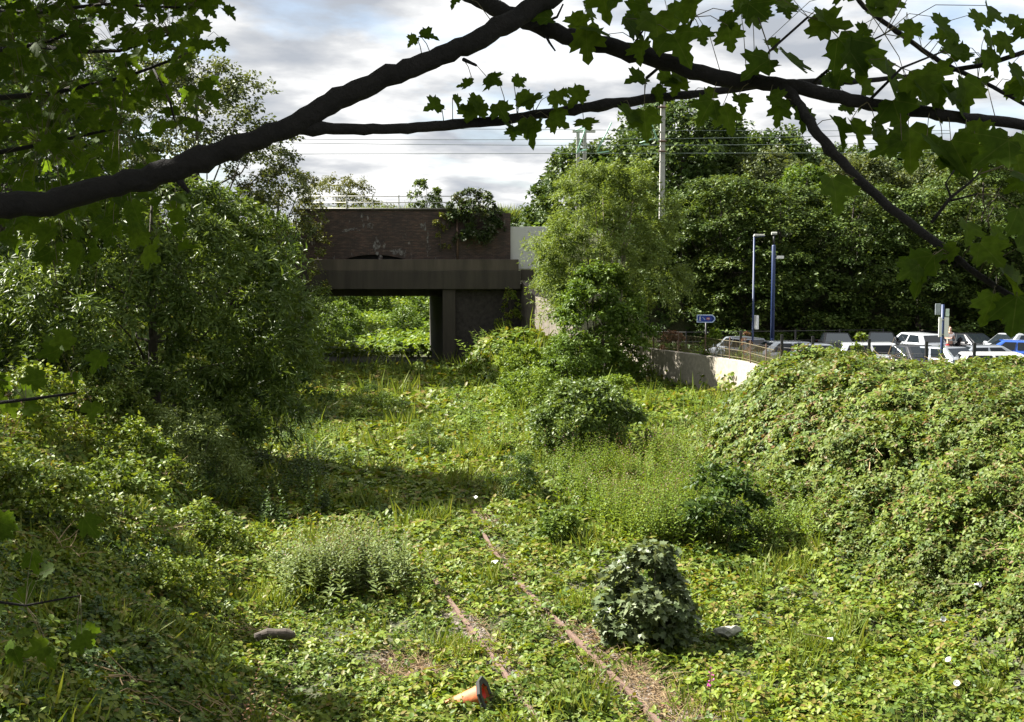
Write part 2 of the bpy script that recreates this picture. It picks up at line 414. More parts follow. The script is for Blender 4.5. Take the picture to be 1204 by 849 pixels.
def tree(name, label, cat, loc, H, Rr, base, leafm, leaf, nb, ntw, lpt, seed, prof=P_TALL, tmpl=T_KITE, flat=.7, up=.35, droop=.25, nrm_up=.7, r0=None,
         bark='bark', group=None, squash=(1, 1), stems=1, spread=0., br=(.2, .36), lean=(0, 0), inner=.3, rz=0., trunkname='trunk', crownname='crown', nlimb=14):
    g = np.random.default_rng(seed)
    o = empty(name, loc, rz, label, cat, group)
    c, r, out, t = crown_boughs(g, base, H - .12 * Rr, Rr * .86, nb, prof, squash, inner, br, lean)
    pos, nrm, tan, size, v = twigs_leaves(g, c, r, ntw, lpt, leaf, flat, out, up, droop, nrm_up)
    me = leaf_mesh(crownname, [(pos, nrm, tan, size, tmpl, v, 0)], [L[leafm]])
    link(crownname, me, o)
    trunk_mesh(trunkname, g, c, t, H, r0 or H * .022, base / H, M[bark], o, nlimb=min(nlimb, nb), stems=stems, lean=lean, spread=spread)
    return o
def recopy(src, label, loc, rz=0., sc=1.0, sz=None, group=None):
    c = copy_tree(src); c.location = loc; c.rotation_euler = (0, 0, rz); c.scale = (sc, sc, sz or sc); c['label'] = label
    if group: c['group'] = group
    return c

# ------------------------------------------------------------------ scatter (only for stuff nobody could count)
def scatter(name, pts, nrm, scl, meshes, label, cat, tilt=.6, seed=0, sz=None):
    g = np.random.default_rng(seed); n = len(pts)
    up = unit(np.array([0, 0, 1.0]) * (1 - tilt) + nrm * tilt + .16 * g.normal(size=(n, 3)))
    a = g.uniform(0, 2 * math.pi, n); x = np.stack([np.cos(a), np.sin(a), np.zeros(n)], 1)
    x = unit(x - up * np.sum(x * up, 1, keepdims=True)); y = np.cross(up, x)
    rot = np.stack([np.arctan2(y[:, 2], up[:, 2]), -np.arcsin(np.clip(x[:, 2], -1, 1)), np.arctan2(x[:, 1], x[:, 0])], 1)
    me = bpy.data.meshes.new(name); me.vertices.add(n); me.vertices.foreach_set('co', pts.astype(np.float32).ravel())
    A = me.attributes.new('rot', 'FLOAT_VECTOR', 'POINT'); A.data.foreach_set('vector', rot.astype(np.float32).ravel())
    sv = np.stack([scl, scl, scl if sz is None else sz], 1)
    A = me.attributes.new('scl', 'FLOAT_VECTOR', 'POINT'); A.data.foreach_set('vector', sv.astype(np.float32).ravel())
    A = me.attributes.new('idx', 'INT', 'POINT'); A.data.foreach_set('value', g.integers(0, len(meshes), n).astype(np.int32))
    o = link(name, me); tag(o, label, cat, kind='stuff')
    ng = bpy.data.node_groups.new(name, 'GeometryNodeTree')
    ng.interface.new_socket('Geometry', in_out='INPUT', socket_type='NodeSocketGeometry'); ng.interface.new_socket('Geometry', in_out='OUTPUT', socket_type='NodeSocketGeometry')
    gi = ng.nodes.new('NodeGroupInput'); go = ng.nodes.new('NodeGroupOutput'); ip = ng.nodes.new('GeometryNodeInstanceOnPoints')
    jn = ng.nodes.new('GeometryNodeJoinGeometry')
    for m in meshes:
        src = bpy.data.objects.new('sprig', m)
        oi = ng.nodes.new('GeometryNodeObjectInfo'); oi.inputs['Object'].default_value = src
        gt = ng.nodes.new('GeometryNodeGeometryToInstance')
        ng.links.new(oi.outputs['Geometry'], gt.inputs[0]); ng.links.new(gt.outputs[0], jn.inputs[0])
    def na(nm, t):
        k = ng.nodes.new('GeometryNodeInputNamedAttribute'); k.data_type = t; k.inputs['Name'].default_value = nm
        return next(s for s in k.outputs if s.enabled and s.name == 'Attribute')
    e = ng.nodes.new('FunctionNodeEulerToRotation')
    ng.links.new(na('rot', 'FLOAT_VECTOR'), e.inputs[0]); ng.links.new(e.outputs[0], ip.inputs['Rotation'])
    ng.links.new(na('scl', 'FLOAT_VECTOR'), ip.inputs['Scale']); ng.links.new(na('idx', 'INT'), ip.inputs['Instance Index'])
    ip.inputs['Pick Instance'].default_value = True
    ng.links.new(gi.outputs[0], ip.inputs['Points']); ng.links.new(jn.outputs[0], ip.inputs['Instance']); ng.links.new(ip.outputs[0], go.inputs[0])
    md = o.modifiers.new('scatter', 'NODES'); md.node_group = ng
    return o

def sprig_bramble(seed, mat, n=15, rad=.24, h=.2, leaf=.085, tri=True, tmpl=T_OVATE, cane=True):
    g = np.random.default_rng(seed)
    a = g.uniform(0, 6.283, n); r = rad * np.sqrt(g.uniform(0, 1, n))
    z = h * (.25 + .75 * (1 - (r / rad) ** 2)) * g.uniform(.45, 1.1, n)
    c = np.stack([np.cos(a) * r, np.sin(a) * r, z], 1)
    out = np.stack([np.cos(a), np.sin(a), np.zeros(n)], 1)
    nr = unit(np.array([0, 0, 1.0]) + .55 * out * (r / rad)[:, None] + .35 * g.normal(size=(n, 3)))
    tn = unit(out + .7 * g.normal(size=(n, 3)))
    v0 = g.uniform(0, 1, n)
    if tri:
        tn = tn - nr * np.sum(tn * nr, 1, keepdims=True); tn = unit(tn); b = np.cross(nr, tn)
        pos = []; nn = []; tt = []; sz = []; vv = []
        for k, an in enumerate((0, 1.35, -1.35)):
            d = tn * math.cos(an) + b * math.sin(an)
            pos.append(c + d * .012); tt.append(d); nn.append(nr + .2 * g.normal(size=(n, 3))); sz.append(leaf * g.uniform(.75, 1.2, n) * (1 if k == 0 else .82)); vv.append(np.clip(v0 + g.normal(size=n) * .08, 0, 1))
        return leaf_mesh('sprig', [(np.concatenate(pos), np.concatenate(nn), np.concatenate(tt), np.concatenate(sz), tmpl, np.concatenate(vv), 0)], [mat])
    return leaf_mesh('sprig', [(c, nr, tn, leaf * g.uniform(.7, 1.25, n), tmpl, v0, 0)], [mat])

def sprig_stalk(seed, mat, stemmat, h=1.0, nstem=5, rad=.18, lp=26, leaf=.11, tmpl=T_NARROW, tip=None, tipn=14):
    """upright stems with leaves in a spiral; the two materials sit in one mesh"""
    g = np.random.default_rng(seed); pos = []; tan = []; nrm = []; sz = []; v = []; tp = []
    st = []
    for s in range(nstem):
        b = np.array([g.normal() * rad, g.normal() * rad, 0]); ln = np.array([g.normal() * .14, g.normal() * .14, 1]); hh = h * g.uniform(.65, 1.1)
        st.append((b, b + ln * hh))
        for i in range(lp):
            f = .12 + .88 * i / lp; a = i * 2.4 + g.uniform(0, .6); o = np.array([math.cos(a), math.sin(a), g.uniform(.0, .7)])
            pos.append(b + ln * hh * f); tan.append(o); nrm.append(np.array([-o[0] * .5, -o[1] * .5, 1]) + g.normal(size=3) * .2)
            sz.append(leaf * (1.15 - .75 * f) * g.uniform(.75, 1.2)); v.append(g.uniform())
        if tip:
            for i in range(tipn):
                tp.append(b + ln * hh * (.9 + .28 * i / tipn) + g.normal(size=3) * .012)
    sets = [(np.array(pos), np.array(nrm), np.array(tan), np.array(sz), tmpl, np.array(v), 0)]
    k = len(st); B = np.array([s[0] for s in st]); E = np.array([s[1] for s in st]); D = E - B; ln = np.linalg.norm(D, axis=1)
    TS = (np.array([(0, .006, 0), (1, .002, 0), (1, -.002, 0), (0, -.006, 0)]), [(0, 1, 2, 3)])
    for q in range(2):
        nn = np.cross(D, np.array([[1.0, 0, 0], [0, 1.0, 0]][q])[None, :].repeat(k, 0))
        sets.append((B, nn, D, ln, TS, np.full(k, .3), 1))
    if tip:
        tp = np.array(tp); n = len(tp)
        sets.append((tp, g.normal(size=(n, 3)), g.normal(size=(n, 3)), np.full(n, .035), T_KITE, g.uniform(0, 1, n), 2))
    return leaf_mesh('sprig', sets, [mat, stemmat] + ([tip] if tip else []))

def sprig_grass(seed, mat, n=26, h=.35, rad=.12, w=.05):
    g = np.random.default_rng(seed)
    b = np.stack([g.normal(size=n) * rad, g.normal(size=n) * rad, np.zeros(n)], 1); d = unit(np.stack([g.normal(size=n) * .35, g.normal(size=n) * .35, np.ones(n)], 1))
    T = (np.array([(0, w * .4, 0), (.55, w * .5, .03), (1, 0, .16), (.55, -w * .5, .03), (0, -w * .4, 0)]), [(0, 4, 3, 1), (1, 3, 2)])
    return leaf_mesh('sprig', [(b, np.cross(d, g.normal(size=(n, 3))), d, h * g.uniform(.5, 1.2, n), T, g.uniform(0, 1, n), 0)], [mat])

def sprig_twig(seed, mat, n=9, rad=.3):
    g = np.random.default_rng(seed); mb = MB()
    for i in range(n):
        a = g.uniform(0, 6.28); p = np.array([g.normal() * rad * .5, g.normal() * rad * .5, g.uniform(.0, .06)]); d = np.array([math.cos(a), math.sin(a), g.normal() * .25 + .12]) * g.uniform(.2, .6)
        mb.tube([p, p + d * .5 + g.normal(size=3) * .03, p + d], [.007, .005, .002], 4, cap=False)
    o = mb.build('sprig', mat); me = o.data; bpy.data.objects.remove(o); return me
# ------------------------------------------------------------------ light, sky, colour
EL = R(45); TO = np.array([-.92, .38, 0]); TO = TO / np.linalg.norm(TO)
tosun = Vector((TO[0] * math.cos(EL), TO[1] * math.cos(EL), math.sin(EL)))
sl = bpy.data.lights.new('sun', 'SUN'); sl.energy = 5.0; sl.angle = R(.55); sl.color = (1, .95, .86)
so = bpy.data.objects.new('sun', sl); COL.objects.link(so); so.rotation_euler = tosun.to_track_quat('Z', 'Y').to_euler()
W = bpy.data.worlds.new('World'); S.world = W; W.use_nodes = True
nt = W.node_tree; nt.nodes.clear()
wo = N(nt, 'ShaderNodeOutputWorld'); bg = N(nt, 'ShaderNodeBackground', i_Strength=.05)
sk = N(nt, 'ShaderNodeTexSky', sky_type='NISHITA', sun_disc=False, sun_elevation=EL, sun_rotation=math.atan2(TO[0], TO[1]), ozone_density=1.0)
tc = N(nt, 'ShaderNodeTexCoord'); sp = N(nt, 'ShaderNodeSeparateXYZ'); nt.links.new(tc.outputs['Generated'], sp.inputs[0])
zz = N(nt, 'ShaderNodeMath', operation='MAXIMUM'); zz.inputs[1].default_value = 0.0; nt.links.new(sp.outputs[2], zz.inputs[0])
za = N(nt, 'ShaderNodeMath', operation='ADD'); za.inputs[1].default_value = .16; nt.links.new(zz.outputs[0], za.inputs[0])
dv = N(nt, 'ShaderNodeVectorMath', operation='DIVIDE'); cbz = N(nt, 'ShaderNodeCombineXYZ')
for k in range(3): nt.links.new(za.outputs[0], cbz.inputs[k])
nt.links.new(tc.outputs['Generated'], dv.inputs[0]); nt.links.new(cbz.outputs[0], dv.inputs[1])
mp = N(nt, 'ShaderNodeMapping'); mp.inputs['Location'].default_value = (2.3, .4, 0); nt.links.new(dv.outputs[0], mp.inputs['Vector'])
n1 = N(nt, 'ShaderNodeTexNoise', i_Scale=1.35, i_Detail=9.0, i_Roughness=.55, i_Distortion=.25); nt.links.new(mp.outputs[0], n1.inputs['Vector'])
n2 = N(nt, 'ShaderNodeTexNoise', i_Scale=2.3, i_Detail=9.0, i_Roughness=.52); nt.links.new(mp.outputs[0], n2.inputs['Vector'])
cover = ramp(nt, [(.34, (.35,) * 3), (.48, (1, 1, 1))], n1.outputs['Fac'])
tone = ramp(nt, [(.35, (2.35, 2.52, 2.8)), (.44, (3.2, 3.3, 3.45)), (.49, (4.1, 4.15, 4.2)), (.56, (5.3, 5.3, 5.3))], n2.outputs['Fac'])
skc = mixc(nt, cover, sk.outputs[0], tone)
nt.links.new(skc, bg.inputs['Color']); nt.links.new(bg.outputs[0], wo.inputs['Surface'])
S.view_settings.view_transform = 'Standard'; S.view_settings.look = 'None'; S.view_settings.gamma = 1.0
S.view_settings.exposure = 2.15
S.render.engine = 'CYCLES'
cy = S.cycles; cy.use_denoising = True; cy.max_bounces = 6; cy.diffuse_bounces = 3; cy.glossy_bounces = 2; cy.transmission_bounces = 4; cy.transparent_max_bounces = 4
cy.caustics_reflective = False; cy.caustics_refractive = False; cy.sample_clamp_indirect = 6
try: cy.denoiser = 'OPENIMAGEDENOISE'; cy.denoising_prefilter = 'ACCURATE'
except Exception: pass

# ------------------------------------------------------------------ terrain
_rr = [G(*p)[:2] for p in ((770, 846), (710, 789), (651, 730), (603, 682), (578, 657), (556, 597))]
_cy = [0.0, 9.0] + [p[1] for p in _rr] + [45.0, 67.0, 82.0, 105.0, 130.0, 170.0, 400.0]
_cx = [_rr[0][0] - .77 + 3.0, _rr[0][0] - .77 + 1.3] + [p[0] - .77 for p in _rr] + [-4.6, -7.5, -9.3, -11.0, -12.5, -15.0, -15.0]
_ys = np.linspace(0, 400, 1601); _xs = np.interp(_ys, _cy, _cx); _k = np.ones(25) / 25
_xs = np.convolve(np.pad(_xs, 12, mode='edge'), _k, 'valid')
def xc(y): return np.interp(y, _ys, _xs)
def xwall(y): return np.interp(y, [40, 46, 50, 53, 57, 62, 66, 70], [10.2, 9.95, 9.57, 8.6, 6.84, 5.0, 3.6, 2.5])
CP = 1.02
def hgt(x, y):
    x = np.asarray(x, float); y = np.asarray(y, float)
    rel = x - xc(y)
    n = wob(x, y, .35, 1) * .16 + np.clip(wob(x, y, 1.0, 2), -.5, 2) * .13 + np.clip(wob(x, y, 2.3, 8), -.2, 2) * .07
    z = n * ss((abs(rel) - 1.2) / 1.5) * .9
    left = np.clip(-rel - np.interp(y, [10, 20, 30, 60, 400], [3.6, 4.0, 4.6, 4.2, 4.0]), 0, None)
    zl = np.minimum(left * np.interp(y, [10, 30, 60], [.5, .48, .5]), 5.2 + .03 * left); zl = zl - .35 * ss(left / 1) * ss(1 - left / 2)
    z = z + zl
    # right bank: bramble mound, car park, ground below the wall
    xf = np.interp(y, [12, 18, 24, 32, 38], [7.2, 5.6, 4.8, 4.5, 5.2]); w = np.interp(y, [12, 20, 26, 32, 38], [8.0, 6.6, 4.9, 2.8, 3.2])
    md = (2.62 + .28 * np.exp(-((x - 9.6) / 1.5) ** 2) + .1 * np.sin(x * 1.7)) * ss((x - xf) / w) * (1 - ss((y - 34.0) / 6.5)) * ss((y - 4) / 8)
    park = CP * ss((x - xwall(y)) / np.interp(y, [40, 48, 50], [3.0, 2.0, .12])) * ss((y - 36) / 4)
    below = .22 * ss((rel - 4.5) / 5) * ss((y - 36) / 8) * (1 - ss((x - xwall(y)) / .3))
    bump = 1.9 * ss((x + 4.9) / 5.0) * ss((y - 54) / 10) * (1 - ss((x - xwall(y)) / .3)) * (1 - ss((y - 72) / 3))
    zr = np.maximum(np.maximum(md, park), np.maximum(below, bump))
    flat = ss((x - xwall(y) - .1) / .6) * ss((y - 44) / 3)
    z = np.where(rel > 0, z * (1 - flat) + zr, z)
    # the crossing railway on its bank, cut through by the old line
    em = 8.1 * ss((y - 67.5) / 5.5) * (1 - ss((y - 81.5) / 9))
    em = em * np.where(x > -3.0, ss((x + 2.9) / .3), np.where(x < -11.0, ss((-12.6 - .13 * (y - 67) - x) / .3), 0))
    em = np.where((x < -12.3) & (y < 68), np.maximum(em, 0), em)
    z = np.maximum(z, em)
    # the cutting beyond the bridge
    bz = ss((y - 80) / 8); rb = np.clip(abs(rel) - 3.2, 0, None)
    z = np.maximum(z, bz * np.minimum(rb * .42, 7.5)) + bz * np.clip(y - 92, 0, 110) * .055
    z = z - .8 * ss((y - 40) / 22) * (1 - ss((y - 84) / 8)) * (1 - ss((abs(rel) - 4.6) / 1.6))
    # near bridge bank under the camera
    z = np.maximum(z, 4.1 * (1 - ss((y - 2.5) / 7.5)))
    far = ss((y - 170) / 150); z = z * (1 - far) + far * 14
    return z

def grid_axis(parts):
    a = []
    for lo, hi, st in parts: a += list(np.arange(lo, hi, st))
    return np.array(a + [parts[-1][1]])
gx = grid_axis([(-1600, -200, 200), (-200, -60, 14), (-60, -24, 2.5), (-24, -13, .8), (-13, 14, .3), (14, 26, .7), (26, 60, 2.5), (60, 200, 14), (200, 1600, 200)])
gy = grid_axis([(-800, -100, 100), (-100, -6, 9), (-6, 12, .8), (12, 40, .35), (40, 100, .5), (100, 180, 4), (180, 320, 20), (320, 2400, 160)])
X, Y = np.meshgrid(gx, gy); Z = hgt(X, Y)
nx, ny = len(gx), len(gy)
me = bpy.data.meshes.new('ground')
vv = np.stack([X.ravel(), Y.ravel(), Z.ravel()], 1)
ii = (np.arange(ny - 1)[:, None] * nx + np.arange(nx - 1)[None, :]).ravel()
qf = np.stack([ii, ii + 1, ii + nx + 1, ii + nx], 1)
me.vertices.add(len(vv)); me.vertices.foreach_set('co', vv.astype(np.float32).ravel())
me.loops.add(qf.size); me.loops.foreach_set('vertex_index', qf.astype(np.int32).ravel())
me.polygons.add(len(qf)); me.polygons.foreach_set('loop_start', (np.arange(len(qf)) * 4).astype(np.int32))
me.polygons.foreach_set('use_smooth', np.ones(len(qf), bool)); me.update(calc_edges=True)

def seg_d(px, py, a, b):
    ax, ay = a; bx, by = b; t = np.clip(((px - ax) * (bx - ax) + (py - ay) * (by - ay)) / ((bx - ax) ** 2 + (by - ay) ** 2), 0, 1)
    return np.hypot(px - ax - t * (bx - ax), py - ay - t * (by - ay))
# places where rail and bare earth show through
BARE = [(G(655, 735), G(775, 849), .3), (G(690, 745), G(740, 800), .42), (G(730, 790), G(800, 845), .45), (G(537, 716), G(600, 800), .2), (G(608, 812), G(618, 822), .12),
        (G(574, 648), G(610, 690), .34), (G(552, 592), G(576, 626), .42), (G(470, 795), G(500, 780), .5), (G(560, 745), G(565, 752), .3), (G(610, 690), G(650, 730), .13), (G(80, 500, 3), G(90, 505, 3), .1)]
def bare(x, y):
    b = np.zeros_like(np.asarray(x, float))
    for a, c, r in BARE: b = np.maximum(b, 1 - ss((seg_d(x, y, a[:2], c[:2]) - r * .45) / (r * .8)))
    return b
at = me.attributes.new('bare', 'FLOAT', 'POINT'); at.data.foreach_set('value', ss((bare(vv[:, 0], vv[:, 1]) - .05) / .4).astype(np.float32))
m, nt, o = newmat('earth_and_moss')
tc = N(nt, 'ShaderNodeTexCoord')
n1 = N(nt, 'ShaderNodeTexNoise', i_Scale=2.2, i_Detail=8.0, i_Roughness=.7); nt.links.new(tc.outputs['Object'], n1.inputs['Vector'])
n2 = N(nt, 'ShaderNodeTexNoise', i_Scale=16.0, i_Detail=6.0, i_Roughness=.7); nt.links.new(tc.outputs['Object'], n2.inputs['Vector'])
green = ramp(nt, [(.35, (.045, .04, .022)), (.5, (.04, .055, .016)), (.58, (.085, .07, .042)), (.7, (.055, .06, .02))], n2.outputs['Fac'])
dirt = ramp(nt, [(.3, (.055, .042, .03)), (.55, (.115, .085, .062)), (.75, (.19, .155, .12))], n2.outputs['Fac'])
atn = N(nt, 'ShaderNodeAttribute', attribute_name='bare')
c = mixc(nt, atn.outputs['Fac'], green, dirt)
pb = N(nt, 'ShaderNodeBsdfPrincipled', i_Roughness=.95); nt.links.new(c, pb.inputs['Base Color'])
bp = N(nt, 'ShaderNodeBump', i_Strength=.8, i_Distance=.05); nt.links.new(n2.outputs['Fac'], bp.inputs['Height']); nt.links.new(bp.outputs[0], pb.inputs['Normal'])
nt.links.new(pb.outputs[0], o.inputs['Surface']); me.materials.append(m)
tag(link('ground', me), kind='structure')

# car park surface, 4 mm above the ground
cpv = [(10.6, 49.5), (60, 49.5), (60, 65.2), (6, 65.2), (6.2, 60.5), (7.8, 56.5), (9.6, 52.8), (10.4, 50.6)]
mb = MB(); mb.add([(x, y, CP + .12) for x, y in cpv], [tuple(range(len(cpv)))])
o = mb.build('car_park', M['asphalt']); tag(o, kind='structure')
mb = MB()
for k in range(18):
    mb.box((12 + k * 2.6, 62.9, CP + .126), (.1, 4.6, .004))
o = mb.build('bay_markings', M['white_board']); tag(o, kind='structure')

def ground_pts(g, n, x0, x1, y0, y1, keep):
    x = g.uniform(x0, x1, n); y = g.uniform(y0, y1, n); k = g.uniform(0, 1, n) < keep(x, y); x = x[k]; y = y[k]
    return x, y
def gnormal(x, y, e=.35):
    return unit(np.stack([-(hgt(x + e, y) - hgt(x - e, y)) / (2 * e), -(hgt(x, y + e) - hgt(x, y - e)) / (2 * e), np.ones_like(x)], 1))
def on_ground(x, y, dz=0.): return np.stack([x, y, hgt(x, y) + dz], 1)
def z_at(x, y): return float(hgt(np.array([x]), np.array([y]))[0])

# ------------------------------------------------------------------ rails
for s, lab in ((-1, 'rusty rail of the old track surfacing behind the fallen cone'), (1, 'rusty rail of the old track beside the bare earth strip and the grey sapling')):
    mb = MB(); yy = np.linspace(12.5, 66, 160); px = xc(yy) + s * .753
    prof = [(-.062, .0), (.062, .0), (.062, .012), (.012, .03), (.012, .11), (.036, .12), (.036, .155), (-.036, .155), (-.036, .12), (-.012, .11), (-.012, .03), (-.062, .012)]
    n = len(prof); vs = [(x + a, y, -.06 + b) for x, y in zip(px, yy) for a, b in prof]
    fs = [(i * n + k, i * n + (k + 1) % n, (i + 1) * n + (k + 1) % n, (i + 1) * n + k) for i in range(len(yy) - 1) for k in range(n)]
    fs += [tuple(range(n))[::-1], tuple(range((len(yy) - 1) * n, len(yy) * n))]
    tag(mb.add(vs, fs).build('rail', M['rust']), lab, 'rail', 'two rails of the old track')

# ------------------------------------------------------------------ railway bridge
YB = 67.0; KX = YB / F * math.cos(PIT)
def bx(px): return GX(px, YB, 6.0)
def bz(py): return float(PY(602, py, YB)[2])
br = empty('railway_bridge', (bx(470), YB, 0), 0, 'dark brick and concrete railway bridge over the overgrown track', 'bridge')
br_o = np.array([bx(470), YB, 0])
def bpart(mb, name, mat, parent=br, **k):
    mb.v = [(v[0] - br_o[0], v[1] - br_o[1], v[2]) for v in mb.v]
    return mb.build(name, mat, parent, **k)
xl, xr = bx(330), bx(612)
zs, zm, zt, zp = bz(340), bz(318.5), bz(305), bz(247)
def slant(x): return x                                     # inner walls run with the track
# girder: lower beam and the lighter upper strip set back a little
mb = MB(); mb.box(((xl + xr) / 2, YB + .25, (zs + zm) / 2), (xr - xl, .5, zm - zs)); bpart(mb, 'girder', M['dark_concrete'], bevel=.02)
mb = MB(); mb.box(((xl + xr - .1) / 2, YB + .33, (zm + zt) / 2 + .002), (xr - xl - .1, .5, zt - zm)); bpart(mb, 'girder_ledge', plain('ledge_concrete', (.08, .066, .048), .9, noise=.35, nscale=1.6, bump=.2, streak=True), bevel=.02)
# deck with lower cross beams
mb = MB(); mb.box(((xl + bx(540)) / 2 - 1, YB + 8.2, zs + .45), (bx(540) - xl + 5, 14.8, .6)); bpart(mb, 'deck', M['dark_concrete'])
for k in range(6):
    mb = MB(); mb.box(((xl + bx(540)) / 2 - .5, YB + 2.0 + 2.4 * k, zs - .14), (bx(540) - xl + 1, .4, .57)); bpart(mb, 'cross_beam', M['dark_concrete'])
# brick parapet with the blind arch showing over the girder
a0, a1, ah = bx(402), bx(474), bz(299.5)
arch = [(a0 + (a1 - a0) * (i / 16), zt + .01 + (ah - zt) * math.sin(math.pi * i / 16) ** .8) for i in range(17)]
poly = [(bx(352), zt + .01)] + arch + [(bx(536.5), zt + .01), (bx(536.5), zp), (bx(352), zp)]
mb = MB(); mb.prism(poly, YB + .62, YB + 1.1); bpart(mb, 'brick_parapet', M['brick'])
mb = MB(); mb.box(((a0 + a1) / 2, YB + 1.25, zt + .3), (a1 - a0 + .6, .2, .9)); bpart(mb, 'arch_shadow_wall', M['rubber_and_void_black'])  # black backing: its colour stands in for the shade inside the arch
mb = MB(); mb.box(((bx(536.5) + bx(600)) / 2 + .01, YB + .85, (zt + bz(250)) / 2), (bx(600) - bx(536.5), .7, bz(250) - zt - .02)); bpart(mb, 'brick_pier', M['brick'])
mb = MB(); mb.box(((bx(350) + bx(537)) / 2, YB + .86, zp + .06), (bx(537) - bx(350), .62, .11)); bpart(mb, 'coping', M['dark_concrete'], bevel=.02)
mb = MB(); mb.tube([(bx(537.5), YB + .44, zt + .02), (bx(537.5), YB + .44, bz(256))], .06, 8); bpart(mb, 'drain_pipe', M['rust'], smooth=True)
mb = MB(); mb.box((bx(556), YB + .46, bz(274)), (.34, .08, .3)); bpart(mb, 'junction_box', M['white_board'], bevel=.01)
mb = MB(); mb.box(((bx(600) + bx(655)) / 2, YB + .8, (bz(316) + bz(266)) / 2), (bx(655) - bx(600), .14, bz(266) - bz(316))); bpart(mb, 'pale_panel', M['pale_panel'], bevel=.01)
mb = MB(); mb.box(((bx(612) + bx(665)) / 2, YB + .7, (bz(317) + bz(330)) / 2), (bx(665) - bx(612) - .02, .5, bz(317) - bz(330))); bpart(mb, 'bearing_shelf', M['dark_concrete'])
# lime stains and letters worn on the brick: two runs of white bloom
def bloom(x0, y0, w, h, seed):
    g = np.random.default_rng(seed); mb = MB()
    for k in range(7):
        cx = bx(x0) + g.normal() * w * .3; cz = bz(y0) + g.normal() * h * .3; a = g.uniform(.3, 1) * w * .35; b = g.uniform(.3, 1) * h * .5
        pts = [(cx + a * math.cos(t) * g.uniform(.6, 1.1), cz + b * math.sin(t) * g.uniform(.6, 1.1)) for t in np.linspace(0, 6.28, 11)[:-1]]
        mb.prism(pts[::-1], YB + .617 - .0015 * k, YB + .62)
    return mb
def lime_mat():
    m, nt, o = newmat('lime_bloom'); pb = N(nt, 'ShaderNodeBsdfPrincipled', i_Roughness=.95)
    tc = N(nt, 'ShaderNodeTexCoord'); ns = N(nt, 'ShaderNodeTexNoise', i_Scale=6.0, i_Detail=6.0, i_Roughness=.7); nt.links.new(tc.outputs['Object'], ns.inputs['Vector'])
    c = ramp(nt, [(.45, (.05, .037, .032)), (.68, (.24, .235, .22))], ns.outputs['Fac']); nt.links.new(c, pb.inputs['Base Color'])
    nt.links.new(pb.outputs[0], o.inputs['Surface']); return m
lm = lime_mat()
for q, (x, y, w, h) in enumerate(((440, 292, .5, .7), (466, 294, .8, .45), (502, 283, .2, 1.1), (497, 267, .3, .4), (434, 264, .6, .4), (415, 270, 1.0, .18))):
    bpart(bloom(x, y, w, h, q + 3), 'lime_stain', lm)
# abutments: the far side walls run with the old line
def slab(name, pa, pb_, pc, pd, z0, z1, mat):
    mb = MB(); P4 = [pa, pb_, pc, pd]
    mb.add([(x, y, z0) for x, y in P4] + [(x, y, z1) for x, y in P4], [(3, 2, 1, 0), (4, 5, 6, 7), (0, 1, 5, 4), (1, 2, 6, 5), (2, 3, 7, 6), (3, 0, 4, 7)])
    return bpart(mb, name, mat)
xa = bx(505); xfar = (505 - 602) / F * 82.2
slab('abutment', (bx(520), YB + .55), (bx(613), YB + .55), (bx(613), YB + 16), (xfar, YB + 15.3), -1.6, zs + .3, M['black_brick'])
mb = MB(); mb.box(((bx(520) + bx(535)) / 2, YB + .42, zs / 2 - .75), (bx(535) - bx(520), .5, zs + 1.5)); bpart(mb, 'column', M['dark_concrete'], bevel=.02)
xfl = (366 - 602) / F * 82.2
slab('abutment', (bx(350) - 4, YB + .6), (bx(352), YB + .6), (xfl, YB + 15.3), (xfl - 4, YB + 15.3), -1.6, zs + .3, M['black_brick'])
mb = MB(); mb.box((bx(346), YB + .42, zs / 2 - .75), (.7, .5, zs + 1.5)); bpart(mb, 'column', M['dark_concrete'], bevel=.02)
# wing wall facing the sun, its top sloping down towards us
w0 = np.array([bx(613), YB + .5]); w1 = np.array([bx(655) + .4, YB - 7.5])
mb = MB(); d = np.array([.5, .1])
mb.add([(*w0, -.5), (*w1, -.5), (*(w1 + d), -.5), (*(w0 + d), -.5), (*w0, bz(331)), (*w1, 2.6), (*(w1 + d), 2.6), (*(w0 + d), bz(331))],
       [(3, 2, 1, 0), (4, 5, 6, 7), (0, 1, 5, 4), (1, 2, 6, 5), (2, 3, 7, 6), (3, 0, 4, 7)])
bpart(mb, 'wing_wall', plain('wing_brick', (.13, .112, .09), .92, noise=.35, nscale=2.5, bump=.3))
# hand railing on the parapet
rl = MB()
for py in (229.5, 237, 244): rl.tube([(bx(366), YB + .95, bz(py)), (bx(531), YB + .95, bz(py))], .028, 6)
rail = bpart(rl, 'hand_railing', M['grey_steel'], smooth=True)
for k in range(6):
    x = bx(374) + k * (bx(530) - bx(374)) / 5
    mb = MB(); mb.tube([(x, YB + .95, zp + .1), (x, YB + .95, bz(228))], .032, 6); bpart(mb, 'railing_post', M['grey_steel'], rail)

